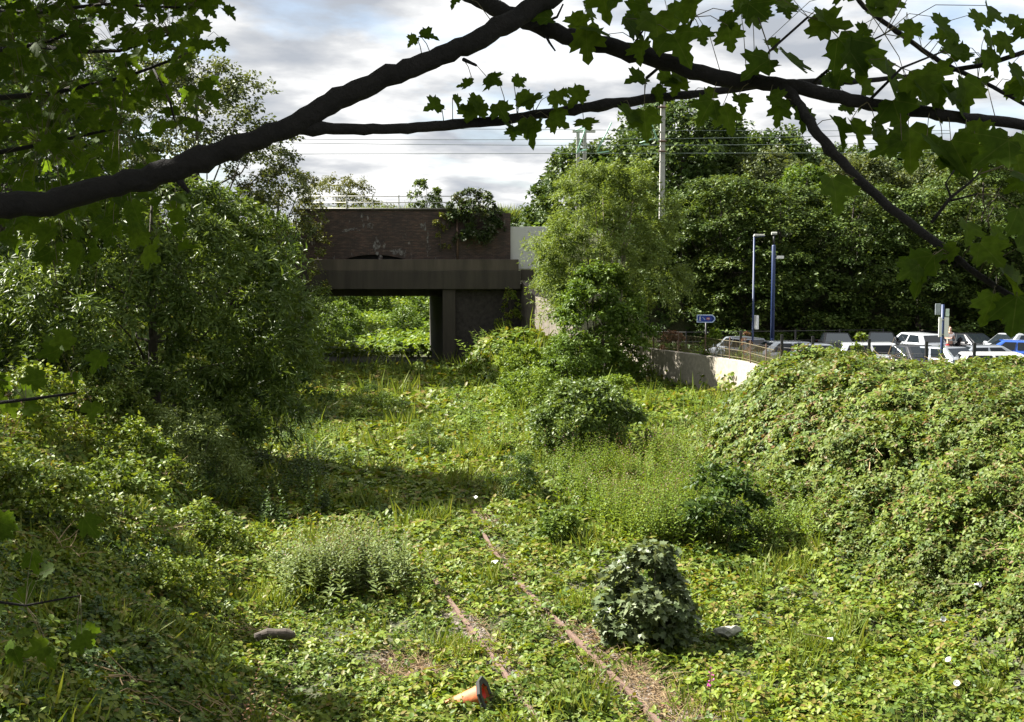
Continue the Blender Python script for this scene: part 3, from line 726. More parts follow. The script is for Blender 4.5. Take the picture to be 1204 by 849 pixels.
# ------------------------------------------------------------------ catenary
def mast(loc, h, w, label, arms=True, group='concrete masts of the electric railway'):
    o = empty('catenary_mast', loc, 0, label, 'mast', group)
    mb = MB(); mb.add([(-w, -w, 0), (w, -w, 0), (w, w, 0), (-w, w, 0), (-w * .72, -w * .72, h), (w * .72, -w * .72, h), (w * .72, w * .72, h), (-w * .72, w * .72, h)],
                      [(3, 2, 1, 0), (4, 5, 6, 7), (0, 1, 5, 4), (1, 2, 6, 5), (2, 3, 7, 6), (3, 0, 4, 7)]); mb.build('post', M['mast'], o, bevel=.02)
    return o
dm = 79.0
b = PY(778.5, 222, dm); t = PY(778.5, 112, dm); zb = z_at(b[0], dm)
o = mast((b[0], dm, zb), t[2] - zb, .19, 'tall square concrete mast rising alone above the willow')
def rel(o, p): return tuple(np.array(p) - np.array(o.location))
mb = MB(); mb.tube([rel(o, PY(760, 130, dm - .3)), rel(o, PY(773.5, 166, dm - .3))], .05, 6); mb.tube([rel(o, PY(752, 168, dm - .3)), rel(o, PY(771, 162.5, dm - .3))], .035, 6); mb.tube([rel(o, PY(754, 170, dm - .3)), rel(o, PY(763, 169.5, dm - .3))], .025, 6)
mb.build('cantilever_arm', M['green_tube'], o, smooth=True)
for py in (126, 166, 178):
    mb = MB(); q = rel(o, PY(774, py, dm - .25)); mb.tube([q, (q[0] + .55, q[1], q[2])], [.07, .05], 8); mb.build('insulator', M['insulator'], o)
for py in (140, 155, 172, 190): q = rel(o, PY(778.5, py, dm)); mb = MB(); mb.box(q, (.36, .36, .05)); mb.build('clamp_band', M['grey_steel'], o)
dm2 = 84.0
for px, lab in ((679.5, 'left concrete mast of the short pair joined by a crossbar'), (687.5, 'right concrete mast of the short pair with a green strut')):
    b = PY(px, 190, dm2); zb = z_at(b[0], dm2); t = PY(px, 153, dm2)
    o = mast((b[0], dm2, zb), t[2] - zb, .15, lab)
    if px > 683:
        mb = MB(); q0 = rel(o, PY(673, 154.5, dm2)); q1 = rel(o, PY(700, 154.5, dm2)); mb.box(tuple((np.array(q0) + np.array(q1)) / 2), (q1[0] - q0[0], .3, .16)); mb.build('crossbar', M['grey_steel'], o)
        mb = MB()
        for a, c in (((677, 153), (689, 148.5)), ((689, 148.5), (678, 181)), ((680, 178), (690, 176)), ((719, 144), (702, 178)), ((702, 180), (716, 178))): mb.tube([rel(o, PY(*a, dm2 - .4)), rel(o, PY(*c, dm2 - .4))], .05, 6)
        mb.build('cantilever_arm', M['green_tube'], o, smooth=True)
def wire(p0, p1, d0, d1, sag, lab, r=.018):
    a = PY(*p0, d0); b = PY(*p1, d1); mb = MB()
    e = (b - a) * .5; a2 = a - e * .6; b2 = b + e * .7
    pts = [a2 + (b2 - a2) * (i / 24) - np.array([0, 0, sag * 4 * (i / 24) * (1 - i / 24)]) for i in range(25)]
    tag(mb.tube(pts, r, 5).build('overhead_wire', M['wire'], smooth=True), lab, 'wire', 'overhead wires of the electric railway')
wire((380, 161), (930, 158), 77.5, 79, .25, 'upper messenger wire crossing the sky over the bridge')
wire((380, 181), (930, 180), 77.5, 79, .0, 'lowest contact wire running level over the bridge railing')
wire((380, 166), (930, 167), 82, 83, .25, 'middle overhead wire passing behind the short mast pair')
wire((380, 148), (930, 152), 83, 85, .15, 'topmost overhead wire just under the leafy side branch')
# ------------------------------------------------------------------ retaining wall and fences
wy = np.array([46.0, 48, 50, 51.5, 53, 55, 57, 59, 62.0]); wx = xwall(wy)
# top height read along the wall
wtop = np.interp(wy, [46, 50, 57, 62], [1.95, 2.0, 2.05, 2.1])
wl = empty('retaining_wall', (wx[4], wy[4], 0), 0, 'curved pale concrete retaining wall below the car park', 'wall')
o0 = np.array([wx[4], wy[4], 0])
def ribbon(x0, x1, z0, z1):
    mb = MB(); n = len(wy); vs = []
    for i in range(n):
        k = min(max(i, 1), n - 2); t = np.array([wx[k + 1] - wx[k - 1], wy[k + 1] - wy[k - 1]]); t /= np.linalg.norm(t); nn = np.array([t[1], -t[0]])   # towards +x
        for a, z in ((x0, z0), (x1, z0), (x1, z1), (x0, z1)):
            zz = z if z0 == z and z0 < 0 else wtop[i] + z
            p = np.array([wx[i], wy[i]]) + nn * a; vs.append((p[0] - o0[0], p[1] - o0[1], zz))
    fs = [(i * 4 + a, i * 4 + (a + 1) % 4, (i + 1) * 4 + (a + 1) % 4, (i + 1) * 4 + a) for i in range(n - 1) for a in range(4)] + [(3, 2, 1, 0), tuple(range(4 * n - 4, 4 * n))]
    return mb.add(vs, fs)
def wallmat():
    m, nt, o = newmat('board_marked_concrete'); tc = N(nt, 'ShaderNodeTexCoord')
    sp = N(nt, 'ShaderNodeSeparateXYZ'); nt.links.new(tc.outputs['Object'], sp.inputs[0]); cb = N(nt, 'ShaderNodeCombineXYZ')
    nt.links.new(sp.outputs[1], cb.inputs[0]); nt.links.new(sp.outputs[2], cb.inputs[1])
    bk = N(nt, 'ShaderNodeTexBrick', i_Scale=1.0, offset=0.0); bk.inputs['Brick Width'].default_value = 1.15; bk.inputs['Row Height'].default_value = 1.25; bk.inputs['Mortar Size'].default_value = .012
    bk.inputs['Color1'].default_value = (.36, .34, .29, 1); bk.inputs['Color2'].default_value = (.42, .4, .34, 1); bk.inputs['Mortar'].default_value = (.12, .11, .09, 1); nt.links.new(cb.outputs[0], bk.inputs['Vector'])
    mp = N(nt, 'ShaderNodeMapping'); mp.inputs['Scale'].default_value = (3.2, .25, 1); nt.links.new(cb.outputs[0], mp.inputs['Vector'])
    ns = N(nt, 'ShaderNodeTexNoise', i_Scale=1.0, i_Detail=7.0, i_Roughness=.65); nt.links.new(mp.outputs[0], ns.inputs['Vector'])
    f = ramp(nt, [(.52, (0, 0, 0)), (.68, (.75,) * 3)], ns.outputs['Fac']); c = mixc(nt, f, bk.outputs['Color'], (.12, .105, .08))
    pb = N(nt, 'ShaderNodeBsdfPrincipled', i_Roughness=.92); nt.links.new(c, pb.inputs['Base Color']); nt.links.new(pb.outputs[0], o.inputs['Surface']); return m
ribbon(0, .32, -.4, -.09).build('wall_face', wallmat(), wl)
ribbon(-.05, .37, -.088, 0).build('coping', plain('coping_concrete', (.3, .27, .22), .9, noise=.25), wl)
# thin railing on the wall
fr = empty('wall_railing', (wx[4], wy[4], wtop[4]), 0, 'thin low rusty railing on top of the curved wall', 'railing')
o1 = np.array(fr.location)
mb = MB()
for z in (.12, .42, .78):
    mb.tube([np.array([wx[i] + .2, wy[i], wtop[i] + z]) - o1 for i in range(len(wy))], .014, 5)
for k in range(150):
    y = np.interp(k / 149, [0, 1], [46, 62]); x = float(xwall(y)); zt_ = float(np.interp(y, wy, wtop)); mb.tube([np.array([x + .2, y, zt_ + .1]) - o1, np.array([x + .2, y, zt_ + .78]) - o1], .005, 4, cap=False)
mb.build('rail_bars', M['stem'], fr)
for y in np.arange(47, 62, 2.1):
    x = float(xwall(y)); zt_ = float(np.interp(y, wy, wtop)); mb = MB(); mb.tube([np.array([x + .2, y, zt_ - .02]) - o1, np.array([x + .2, y, zt_ + .95]) - o1], .03, 6); mb.build('post', M['rust'], fr)
# black mesh fence round the car park
fy = [(GX(870, 52.5), 52.5), (GX(918, 49), 49.0), (GX(954, 47.6), 47.6), (GX(1020, 46.2), 46.2), (GX(1087, 45), 45.0), (GX(1143, 44.2), 44.2), (GX(1215, 43.4), 43.4), (GX(1300, 42.6), 42.6)]
fz = [3.15 + .03 * math.sin(i) for i in range(len(fy))]
ff = empty('mesh_fence', (fy[3][0], fy[3][1], CP), 0, 'black wire mesh fence with square posts before the parked cars', 'fence')
o2 = np.array(ff.location)
for (x, y), z in zip(fy, fz):
    mb = MB(); mb.box((x - o2[0], y - o2[1], (z - CP) / 2 + .0), (.1, .1, z - CP)); mb.build('post', M['black_steel'], ff)
mb = MB()
for i in range(len(fy) - 1):
    a = np.array([*fy[i], CP]); b_ = np.array([*fy[i + 1], CP])
    for z in (.25, .7, 1.15, 1.62): mb.tube([a + np.array([0, 0, z]) - o2, b_ + np.array([0, 0, z]) - o2], .008, 4, cap=False)
    nb_ = int(np.linalg.norm(b_ - a) / .12)
    for k in range(nb_): p = a + (b_ - a) * k / nb_; mb.tube([p + np.array([0, 0, .1]) - o2, p + np.array([0, 0, 1.65]) - o2], .0035, 3, cap=False)
mb.build('mesh_panel', M['black_steel'], ff)
# far dark fence behind the cars
zc = CP + .124
bf = empty('back_fence', (9, 60.5, zc), 0, 'thin dark fence under the trees left of the blue posts', 'fence'); mb = MB()
for z in (.5, 1.0, 1.5): mb.tube([(-2.2, 2.0, z), (0, 1, z), (6, 2.4, z), (11, 3.6, z)], .014, 4)
mb.build('wires', M['black_steel'], bf)
for x, y in ((-2.2, 2.0), (0, 1), (3, 1.7), (6, 2.4), (8.5, 3), (11, 3.6)): mb = MB(); mb.box((x, y, .78), (.07, .07, 1.55)); mb.build('post', M['black_steel'], bf)

# ------------------------------------------------------------------ street furniture
def at(px, Y): return (GX(px, Y, zc), Y, zc)
def zpx(py, Y): return float(PY(602, py, Y)[2]) - zc
o = empty('lamp_post', at(884.5, 57), 0, 'thin blue lamp post with a bent top arm and a white notice', 'lamp post')
h = zpx(278, 57); mb = MB(); mb.tube([(0, 0, 0), (0, 0, 1.2), (0, 0, 1.25), (0, 0, h)], [.075, .075, .05, .042], 10); mb.build('pole', M['blue_steel'], o, smooth=True)
mb = MB(); mb.tube([(0, 0, h - .03), (.5, 0, h + .02)], .03, 8); mb.build('arm', M['blue_steel'], o, smooth=True)
mb = MB(); mb.add([(-.05, -.1, h), (.52, -.08, h + .03), (.52, .08, h + .03), (-.05, .1, h), (.0, -.06, h + .11), (.48, -.05, h + .1), (.48, .05, h + .1), (.0, .06, h + .11)], [(3, 2, 1, 0), (4, 5, 6, 7), (0, 1, 5, 4), (1, 2, 6, 5), (2, 3, 7, 6), (3, 0, 4, 7)]); mb.build('lantern', M['grey_steel'], o, bevel=.015)
mb = MB(); mb.box((.13, -.05, zpx(379, 57)), (.14, .3, .66), .35); mb.build('notice', M['white_board'], o, bevel=.01)
o = empty('camera_post', at(907.5, 58), 0, 'thick blue post with a white camera near its slim top', 'post')
h = zpx(288, 58); mb = MB(); mb.tube([(0, 0, 0), (0, 0, h - .05), (0, 0, h)], [.1, .095, .06], 12); mb.build('pole', M['blue_steel'], o, smooth=True)
mb = MB(); mb.tube([(0, 0, h), (0, 0, zpx(276, 58))], .045, 8); mb.build('top_pole', M['black_steel'], o, smooth=True)
mb = MB(); mb.tube([(-.12, 0, zpx(274.5, 58)), (.14, 0, zpx(274.5, 58))], .07, 8); mb.build('lantern', M['grey_steel'], o)
zz_ = zpx(302.5, 58); mb = MB(); mb.box((.3, -.1, zz_), (.34, .15, .14), -.25); mb.tube([(.05, 0, zz_ - .05), (.2, -.05, zz_ - .03)], .025, 6); mb.build('camera_housing', M['white_board'], o, bevel=.02)
mb = MB(); mb.box((0, -.08, 1.15), (.14, .08, .45)); mb.build('access_door', M['blue_steel'], o, bevel=.01)

# blue finger sign: walking figure, squiggled words, red and white badge, pointed right end
o = empty('direction_sign', at(829.5, 60), R(-8), 'small blue pedestrian sign pointing right under the dark trees', 'sign')
zz_ = zpx(374.7, 60); mb = MB(); mb.tube([(0, .06, 0), (0, .06, zz_ + .1)], .04, 8); mb.build('post', M['black_steel'], o, smooth=True)
def arrow(w, h, y0, y1, cx=0.):
    pts = [(-w, -h), (w * .72, -h), (w, -h * .35), (w, h * .35), (w * .72, h), (-w, h)]
    return MB().prism([(cx + a, zz_ + b) for a, b in pts], y0, y1)
arrow(.46, .2, -.01, .02).build('border', plain('sign_border', (.55, .68, .85), .4, noise=.03), o)
arrow(.415, .155, -.016, -.008).build('face', plain('sign_blue', (.01, .05, .32), .4, noise=.05), o)
mb = MB(); y0, y1 = -.022, -.015
def ell(cx, cz, a, b, n=10): return [(cx + a * math.cos(t), cz + b * math.sin(t)) for t in np.linspace(0, 2 * math.pi, n + 1)[:-1]]
mb.prism(ell(-.3, zz_ + .1, .022, .024), y0, y1)
for q in ([(-.325, .07), (-.28, .07), (-.285, -.02), (-.325, -.02)], [(-.325, -.022), (-.303, -.022), (-.335, -.12), (-.36, -.12)], [(-.302, -.022), (-.284, -.022), (-.25, -.12), (-.275, -.12)], [(-.281, .065), (-.24, .01), (-.25, 0), (-.281, .04)]): mb.prism([(a, zz_ + b) for a, b in q], y0, y1)
mb.build('walking_figure', M['white_board'], o)
mb = MB()
for k, (w_, z_) in enumerate(((.05, .05), (.03, .03), (.06, .0), (.04, -.03), (.05, -.06))): mb.prism([(-.18 + k * .022, zz_ + z_), (-.18 + k * .022 + w_, zz_ + z_), (-.18 + k * .022 + w_, zz_ + z_ + .025), (-.18 + k * .022, zz_ + z_ + .025)], y0, y1)
mb.build('lettering', plain('sign_white', (.5, .6, .75), .5), o)
MB().prism([(a, b) for a, b in ell(.11, zz_, .1, .075, 14)], y0, y1).build('badge', plain('badge_red', (.45, .12, .14), .5), o)
MB().prism([(.06, zz_ - .015), (.17, zz_ - .015), (.17, zz_ + .015), (.06, zz_ + .015)], y0 - .004, y0 - .001).build('badge_bar', M['white_board'], o)
MB().prism([(.26, zz_ - .11), (.31, zz_ - .11), (.38, zz_), (.31, zz_ + .11), (.26, zz_ + .11), (.33, zz_)], y0, y1).build('arrowhead', plain('sign_dark', (.004, .008, .05), .4), o)

# pole with white boards by the cars
Ys = 46.5
o = empty('notice_pole', (GX(1106, Ys, CP), Ys, CP), 0, 'blue pole carrying white notice boards among the parked cars', 'sign post')
def zp2(py): return float(PY(602, py, Ys)[2]) - CP
mb = MB(); mb.tube([(0, 0, 0), (0, 0, zp2(358))], .062, 10); mb.build('pole', M['blue_steel'], o, smooth=True)
for dx, w_, y0_, y1_, n_, ang in ((-.115, .13, 373, 396, 'notice_board', .12), (.13, .17, 373, 396, 'notice_board', -.12), (-.22, .22, 357, 370, 'tariff_plate', .1), (.15, .14, 363, 372, 'tariff_plate', -.1)):
    mb = MB(); mb.box((dx, -.08, (zp2(y0_) + zp2(y1_)) / 2), (w_, .03, zp2(y0_) - zp2(y1_)), ang)
    mb.build(n_, M['white_board'] if n_ == 'notice_board' else (plain('grey_plate', (.3, .33, .37), .4) if dx < 0 else plain('mint_plate', (.6, .7, .64), .4)), o, bevel=.006)
for z in (zp2(376), zp2(393)): mb = MB(); mb.box((0, -.05, z), (.36, .05, .03)); mb.build('bracket', M['grey_steel'], o)

# ------------------------------------------------------------------ parked cars
def car_proto(kind, cat_label):
    Lc, Wc, Hc = {'hatch': (3.95, 1.7, 1.45), 'saloon': (4.5, 1.74, 1.42), 'estate': (4.5, 1.76, 1.47)}[kind]
    yb0, yt0, yt1, yb1 = {'hatch': (-1.9, -1.45, .25, 1.05), 'saloon': (-1.55, -.85, .35, 1.2), 'estate': (-2.17, -1.8, .35, 1.2)}[kind]
    o = empty('parked_car', (0, 0, 0))
    w = Wc / 2; half = Lc / 2
    st = [(-half, .42, .8, .86), (-half + .07, .3, .9, .95), (-half + .4, .24, .95, 1.0), (-.8, .2, .95, 1.0), (.6, .2, .94, 1.0), (yb1, .22, .92, 1.0), (half - .45, .24, .82, .97), (half - .1, .3, .7, .92), (half, .38, .6, .82)]
    mb = MB(); vs = []
    for y, zl, zb, k in st:
        ww = w * k; vs += [(-.86 * ww, y, zl), (-ww, y, zl + .12), (-ww, y, (zl + zb) / 2), (-ww * .99, y, zb - .08), (-.92 * ww, y, zb), (0, y, zb + .025), (.92 * ww, y, zb), (ww * .99, y, zb - .08), (ww, y, (zl + zb) / 2), (ww, y, zl + .12), (.86 * ww, y, zl), (0, y, zl)]
    n = 12; fs = [(i * n + k, i * n + (k + 1) % n, (i + 1) * n + (k + 1) % n, (i + 1) * n + k) for i in range(len(st) - 1) for k in range(n)]
    fs += [tuple(range(n))[::-1], tuple(range((len(st) - 1) * n, len(st) * n))]
    mb.add(vs, [f[::-1] for f in fs]); body = mb.build('body', M['silver'], o, smooth=True, sub=1); 
    wb, wt = w * .9, w * .7; z0, z1 = .9, Hc
    C8 = [(-wb, yb0, z0), (wb, yb0, z0), (wb, yb1, z0), (-wb, yb1, z0), (-wt, yt0, z1 - .03), (wt, yt0, z1 - .03), (wt, yt1, z1), (-wt, yt1, z1)]
    mb = MB(); mb.add(C8, [(4, 5, 6, 7), (0, 1, 5, 4), (1, 2, 6, 5), (2, 3, 7, 6), (3, 0, 4, 7)]); roof = mb.build('roof', M['silver'], o, bevel=.09, smooth=True)
    C = [np.array(c) for c in C8]
    def pane(name, a, b, c, d, u0, u1, v0, v1):
        def q(u, v): return (a * (1 - u) + b * u) * (1 - v) + (d * (1 - u) + c * u) * v
        nn = np.cross(b - a, d - a); nn /= np.linalg.norm(nn); p = [q(u0, v0), q(u1, v0), q(u1, v1), q(u0, v1)]
        vs = [x + nn * .012 for x in p] + [x - nn * .02 for x in p]
        MB().add(vs, [(0, 1, 2, 3), (7, 6, 5, 4), (0, 4, 5, 1), (1, 5, 6, 2), (2, 6, 7, 3), (3, 7, 4, 0)]).build(name, M['glass'], o)
    pane('windscreen', C[2], C[3], C[7], C[6], .07, .93, .12, .9)
    pane('rear_window', C[0], C[1], C[5], C[4], .1, .9, .2, .86)
    for a, b, c, d in ((C[1], C[2], C[6], C[5]), (C[3], C[0], C[4], C[7])):
        s = a is C[1]
        pane('side_window', a, b, c, d, .1 if s else .14, .47, .16, .86); pane('side_window', a, b, c, d, .52, .86 if s else .9, .16, .86)
    for sx in (-1, 1):
        for sy in (-half + .72, half - .8):
            tb = MB(); tb.tube([(sx * (w - .2), sy, .3), (sx * (w - .19), sy, .3), (sx * (w + .0), sy, .3), (sx * (w + .015), sy, .3)], [.26, .3, .3, .27], 18); ty = tb.build('wheel', M['tyre'], o)
            tb = MB(); tb.tube([(sx * (w - .05), sy, .3), (sx * (w + .022), sy, .3)], .19, 12); tb.build('rim', M['rim'], ty)
        MB().box((sx * w * .68, half - .1, .64), (.34, .14, .13)).build('headlight', M['clear_lamp'], o, bevel=.03)
        MB().box((sx * w * .82, -half + .1, .78), (.2, .16, .26)).build('tail_light', M['red_lamp'], o, bevel=.03)
        MB().box((sx * (w + .06), yb1 - .35, .98), (.2, .1, .13)).build('door_mirror', M['silver'], o, bevel=.03)
    MB().box((0, -half + .005, .62), (.5, .03, .11)).build('number_plate', M['plate_yellow'], o)
    MB().box((0, half + .0, .46), (.5, .03, .11)).build('number_plate', M['plate_white'], o)
    return o
protos = {k: car_proto(k, k) for k in ('hatch', 'saloon', 'estate')}
used = set()
def car(kind, pt, px, Y, rz, label, z=None):
    src = protos[kind]
    c = copy_tree(src)
    for k in kids(c):
        if k.name.split('.')[0] in ('body', 'roof', 'door_mirror'):
            k.material_slots[0].link = 'OBJECT'; k.material_slots[0].material = M[pt]
    z = zc if z is None else z
    c.location = (GX(px, Y, z + 1), Y, z); c.rotation_euler = (0, 0, R(rz)); tag(c, label, 'car', 'cars parked in the car park')
# rz: 0 = nose away from us
car('saloon', 'black_paint', 983, 63, 172, 'dark saloon with a pale windscreen, left of the black hatchback')
car('hatch', 'black_paint', 1036, 63, 165, 'black hatchback facing us beside the silver hatchback')
car('hatch', 'silver', 1073, 62.5, 18, 'silver hatchback seen from its rear corner with red tail lamps')
car('saloon', 'black_paint', 1104, 65, 200, 'black saloon in the shade behind the white notice boards')
car('saloon', 'black_paint', 1140, 62.5, 200, 'black saloon with its bonnet towards us right of the walking person')
car('estate', 'silver', 1190, 61, 120, 'pale estate car in the back row at the right edge')
car('saloon', 'blue_paint', 1187, 56, 75, 'bright blue car in front of the pale estate')
car('hatch', 'silver', 912, 54.5, 100, 'silver hatchback behind the fence nearest the camera post')
car('saloon', 'grey_paint', 950, 53.5, 96, 'grey saloon roof between the camera post and the bramble crest')
car('estate', 'silver', 1040, 53, 262, 'silver roofed estate showing over the bramble crest')
car('hatch', 'black_paint', 1078, 51.5, 190, 'dark hatchback whose windscreen shows left of the notice pole')
car('hatch', 'grey_paint', 1118, 50.3, 205, 'grey hatchback with its windscreen right behind the notice pole')
car('saloon', 'grey_paint', 1165, 52, 262, 'dark grey saloon roof behind the nearest white car')
car('estate', 'white_paint', 1186, 47.6, 258, 'nearest white car above the brambles at the right edge', CP + .05)
car('hatch', 'grey_paint', 868, 58.5, 20, 'grey hatchback with red rear lamps behind the thin lamp post')
for p in protos.values():
    for k in kids(p):
        for q in kids(k): bpy.data.objects.remove(q)
        bpy.data.objects.remove(k)
    bpy.data.objects.remove(p)

# ------------------------------------------------------------------ person in the car park
def skin_obj(name, verts, edges, radii, mat, parent, sub=2):
    me = bpy.data.meshes.new(name); me.from_pydata(verts, edges, []); o = link(name, me, parent)
    me.materials.append(mat)
    md = o.modifiers.new('skin', 'SKIN'); md.use_smooth_shade = True
    sv = me.skin_vertices[0].data if me.skin_vertices else None
    if sv is None:
        bpy.context.view_layer.objects.active = o
    for i, r in enumerate(radii):
        me.skin_vertices[0].data[i].radius = (r, r) if not hasattr(r, '__len__') else r
    me.skin_vertices[0].data[0].use_root = True
    b = o.modifiers.new('sub', 'SUBSURF'); b.levels = sub; b.render_levels = sub
    return o
pr = empty('person', at(1116, 62.3), R(8), 'person in a white top and dark shorts walking between the cars', 'person')
V = []; E = []; RD = []
def v_(p, r, par=None):
    V.append(p); RD.append(r)
    if par is not None: E.append((par, len(V) - 1))
    return len(V) - 1
pel = v_((0, 0, .93), (.15, .11)); be = v_((0, 0, 1.08), (.135, .1), pel); ch = v_((0, -.01, 1.28), (.16, .115), be); sh = v_((0, 0, 1.42), (.12, .09), ch); ne = v_((0, -.01, 1.5), .052, sh)
hd = v_((0, -.025, 1.575), (.07, .085), ne); hd2 = v_((0, -.025, 1.66), (.078, .1), hd); v_((0, -.015, 1.73), (.05, .065), hd2)
v_((0, -.135, 1.615), (.014, .012), hd2)
for s in (-1, 1):
    a = v_((s * .17, 0, 1.4), .055, sh); el = v_((s * .25, .0, 1.13), .042, a); wr = v_((s * .11, -.24, 1.14), .03, el); hb = v_((s * .06, -.29, 1.16), (.036, .02), wr)
    for q in range(4): k1 = v_((s * .03, -.315 - .002 * q, 1.185 - .02 * q), .009, hb); v_((s * -.005, -.315, 1.183 - .02 * q), .008, k1)
    k1 = v_((s * .05, -.3, 1.2), .01, hb); v_((s * .025, -.31, 1.225), .009, k1)
    hp = v_((s * .095, 0, .86), .085, pel); kn = v_((s * .1, -.06 * s - .02, .48), .056, hp); an = v_((s * .1, -.02 * s + .04, .1), .038, kn); ft = v_((s * .1, -.05 * s - .03, .045), .04, an); v_((s * .11, -.05 * s - .16, .035), .03, ft)
body = skin_obj('body', V, E, RD, M['skin'], pr)
def shell(name, vs, es, rd, mat): return skin_obj(name, vs, es, rd, mat, body)
shell('white_top', [(0, 0, .94), (0, 0, 1.1), (0, -.01, 1.28), (0, 0, 1.42), (.18, 0, 1.39), (.225, 0, 1.26), (-.18, 0, 1.39), (-.225, 0, 1.26)], [(0, 1), (1, 2), (2, 3), (3, 4), (4, 5), (3, 6), (6, 7)], [(.17, .13), (.155, .12), (.178, .135), (.13, .105), .07, .062, .07, .062], M['white_cloth'])
shell('shorts', [(0, 0, .95), (.095, 0, .83), (.1, -.04, .58), (-.095, 0, .83), (-.1, .03, .58)], [(0, 1), (1, 2), (0, 3), (3, 4)], [(.16, .125), .105, .095, .105, .095], M['dark_cloth'])
shell('hair', [(0, -.005, 1.7), (0, .03, 1.72), (0, .075, 1.66), (0, .075, 1.58)], [(0, 1), (1, 2), (2, 3)], [(.085, .08), (.084, .075), (.07, .05), .045], M['hair'])
MB().box((0, -.125, 1.665), (.15, .03, .035)).build('sunglasses', M['black_steel'], body, bevel=.01)
for s in (-1, 1): MB().box((s * .105, -.1, .04), (.09, .25, .075)).build('shoe', M['dark_cloth'], body, bevel=.02)
MB().box((0, -.335, 1.17), (.075, .015, .14)).build('phone', M['black_steel'], body, bevel=.005)

# ------------------------------------------------------------------ fallen traffic cone
bc = G(571, 817, .2); axis = Vector((-.92, .2, -.33)).normalized()
o = empty('traffic_cone', tuple(bc), 0, 'fallen orange traffic cone showing its black base and red hollow', 'traffic cone')
o.rotation_euler = axis.to_track_quat('Z', 'Y').to_euler()
mb = MB(); n = 20
prof = [(.155, .03), (.15, .07), (.04, .72), (.028, .74), (.018, .735), (.03, .70), (.128, .05), (.128, .0)]
vs = [(r * math.cos(2 * math.pi * k / n), r * math.sin(2 * math.pi * k / n), z) for r, z in prof for k in range(n)]
fs = [(i * n + k, i * n + (k + 1) % n, (i + 1) * n + (k + 1) % n, (i + 1) * n + k) for i in range(len(prof) - 1) for k in range(n)]
mb.add(vs, fs).build('cone', M['orange'], o, smooth=True)
mb = MB(); n = 8
def ring(r, z, tw=0.): return [(r * (1.0 if k % 2 == 0 else 1.0) * math.cos(math.pi / 8 + 2 * math.pi * k / 8), r * math.sin(math.pi / 8 + 2 * math.pi * k / 8), z) for k in range(8)]
rg = [ring(.155, -.005), ring(.245, -.01), ring(.25, .02), ring(.225, .045), ring(.155, .055)]
vs = [p for r in rg for p in r]; fs = [(i * 8 + k, i * 8 + (k + 1) % 8, ((i + 1) % 5) * 8 + (k + 1) % 8, ((i + 1) % 5) * 8 + k) for i in range(5) for k in range(8)]
mb.add(vs, fs).build('base', M['rubber_and_void_black'], o)
mb = MB(); n = 20
prof = [(.158, -.004), (.12, .05), (.035, .5), (.0001, .5)]
vs = [(r * math.cos(2 * math.pi * k / n), r * math.sin(2 * math.pi * k / n), z) for r, z in prof for k in range(n)]
mb.add(vs, [(i * n + k, i * n + (k + 1) % n, (i + 1) * n + (k + 1) % n, (i + 1) * n + k) for i in range(len(prof) - 1) for k in range(n)]).build('hollow', M['red_plastic'], o, smooth=True)

# ------------------------------------------------------------------ small loose things
def rock(name, p, d, mat, label, cat, seed, group=None):
    g = np.random.default_rng(seed); bm = bmesh.new(); bmesh.ops.create_icosphere(bm, subdivisions=2, radius=1)
    for v in bm.verts:
        k = 1 + .25 * math.sin(v.co.x * 4 + seed) * math.cos(v.co.y * 3 + seed) + g.uniform(-.08, .08); v.co = Vector((v.co.x * d[0] * k, v.co.y * d[1] * k, v.co.z * d[2] * k))
    me = bpy.data.meshes.new(name); bm.to_mesh(me); bm.free(); me.materials.append(mat); o = link(name, me); o.location = p; o.rotation_euler = (0, 0, .3); return tag(o, label, cat, group)
rock('stone', G(856, 742, .22), (.22, .13, .08), M['stone'], 'flat pale stone lying right of the grey sapling', 'stone', 2)
lg = empty('log', tuple(G(323, 745, .36)), R(15), 'short dark log lying in the brambles on the left bank', 'log')
g_ = np.random.default_rng(4); mb = MB(); mb.tube([(-.28, 0, -.05), (-.27, 0, -.04), (-.2, .03, -.02), (-.1, .02, .0), (.03, -.01, .0), (.15, 0, -.02), (.26, -.02, -.04), (.3, -.02, -.05)], [.03, .07, .06, .085, .07, .09, .06, .03], 14); mb.build('bark', M['dead_wood'], lg)
for q, (px, py, z, lab) in enumerate(((559, 586, .35, 'scrap of white litter above the buried rail end'), (582, 662, .3, 'scrap of white litter beside the rail in the weeds'))):
    g_ = np.random.default_rng(q); mb = MB(); vs = [(x * .06 + g_.normal() * .01, y * .045, .035 * math.sin(3 * x + 2 * y + q) + .03) for y in (-1, 0, 1) for x in (-1, 0, 1)]
    mb.add(vs, [(a, a + 1, a + 4, a + 3) for a in (0, 1, 3, 4)]); oo = mb.build('litter', M['white_board']); md = oo.modifiers.new('thick', 'SOLIDIFY'); md.thickness = .004
    oo.location = G(px, py, z); tag(oo, lab, 'litter', 'scraps of white litter')
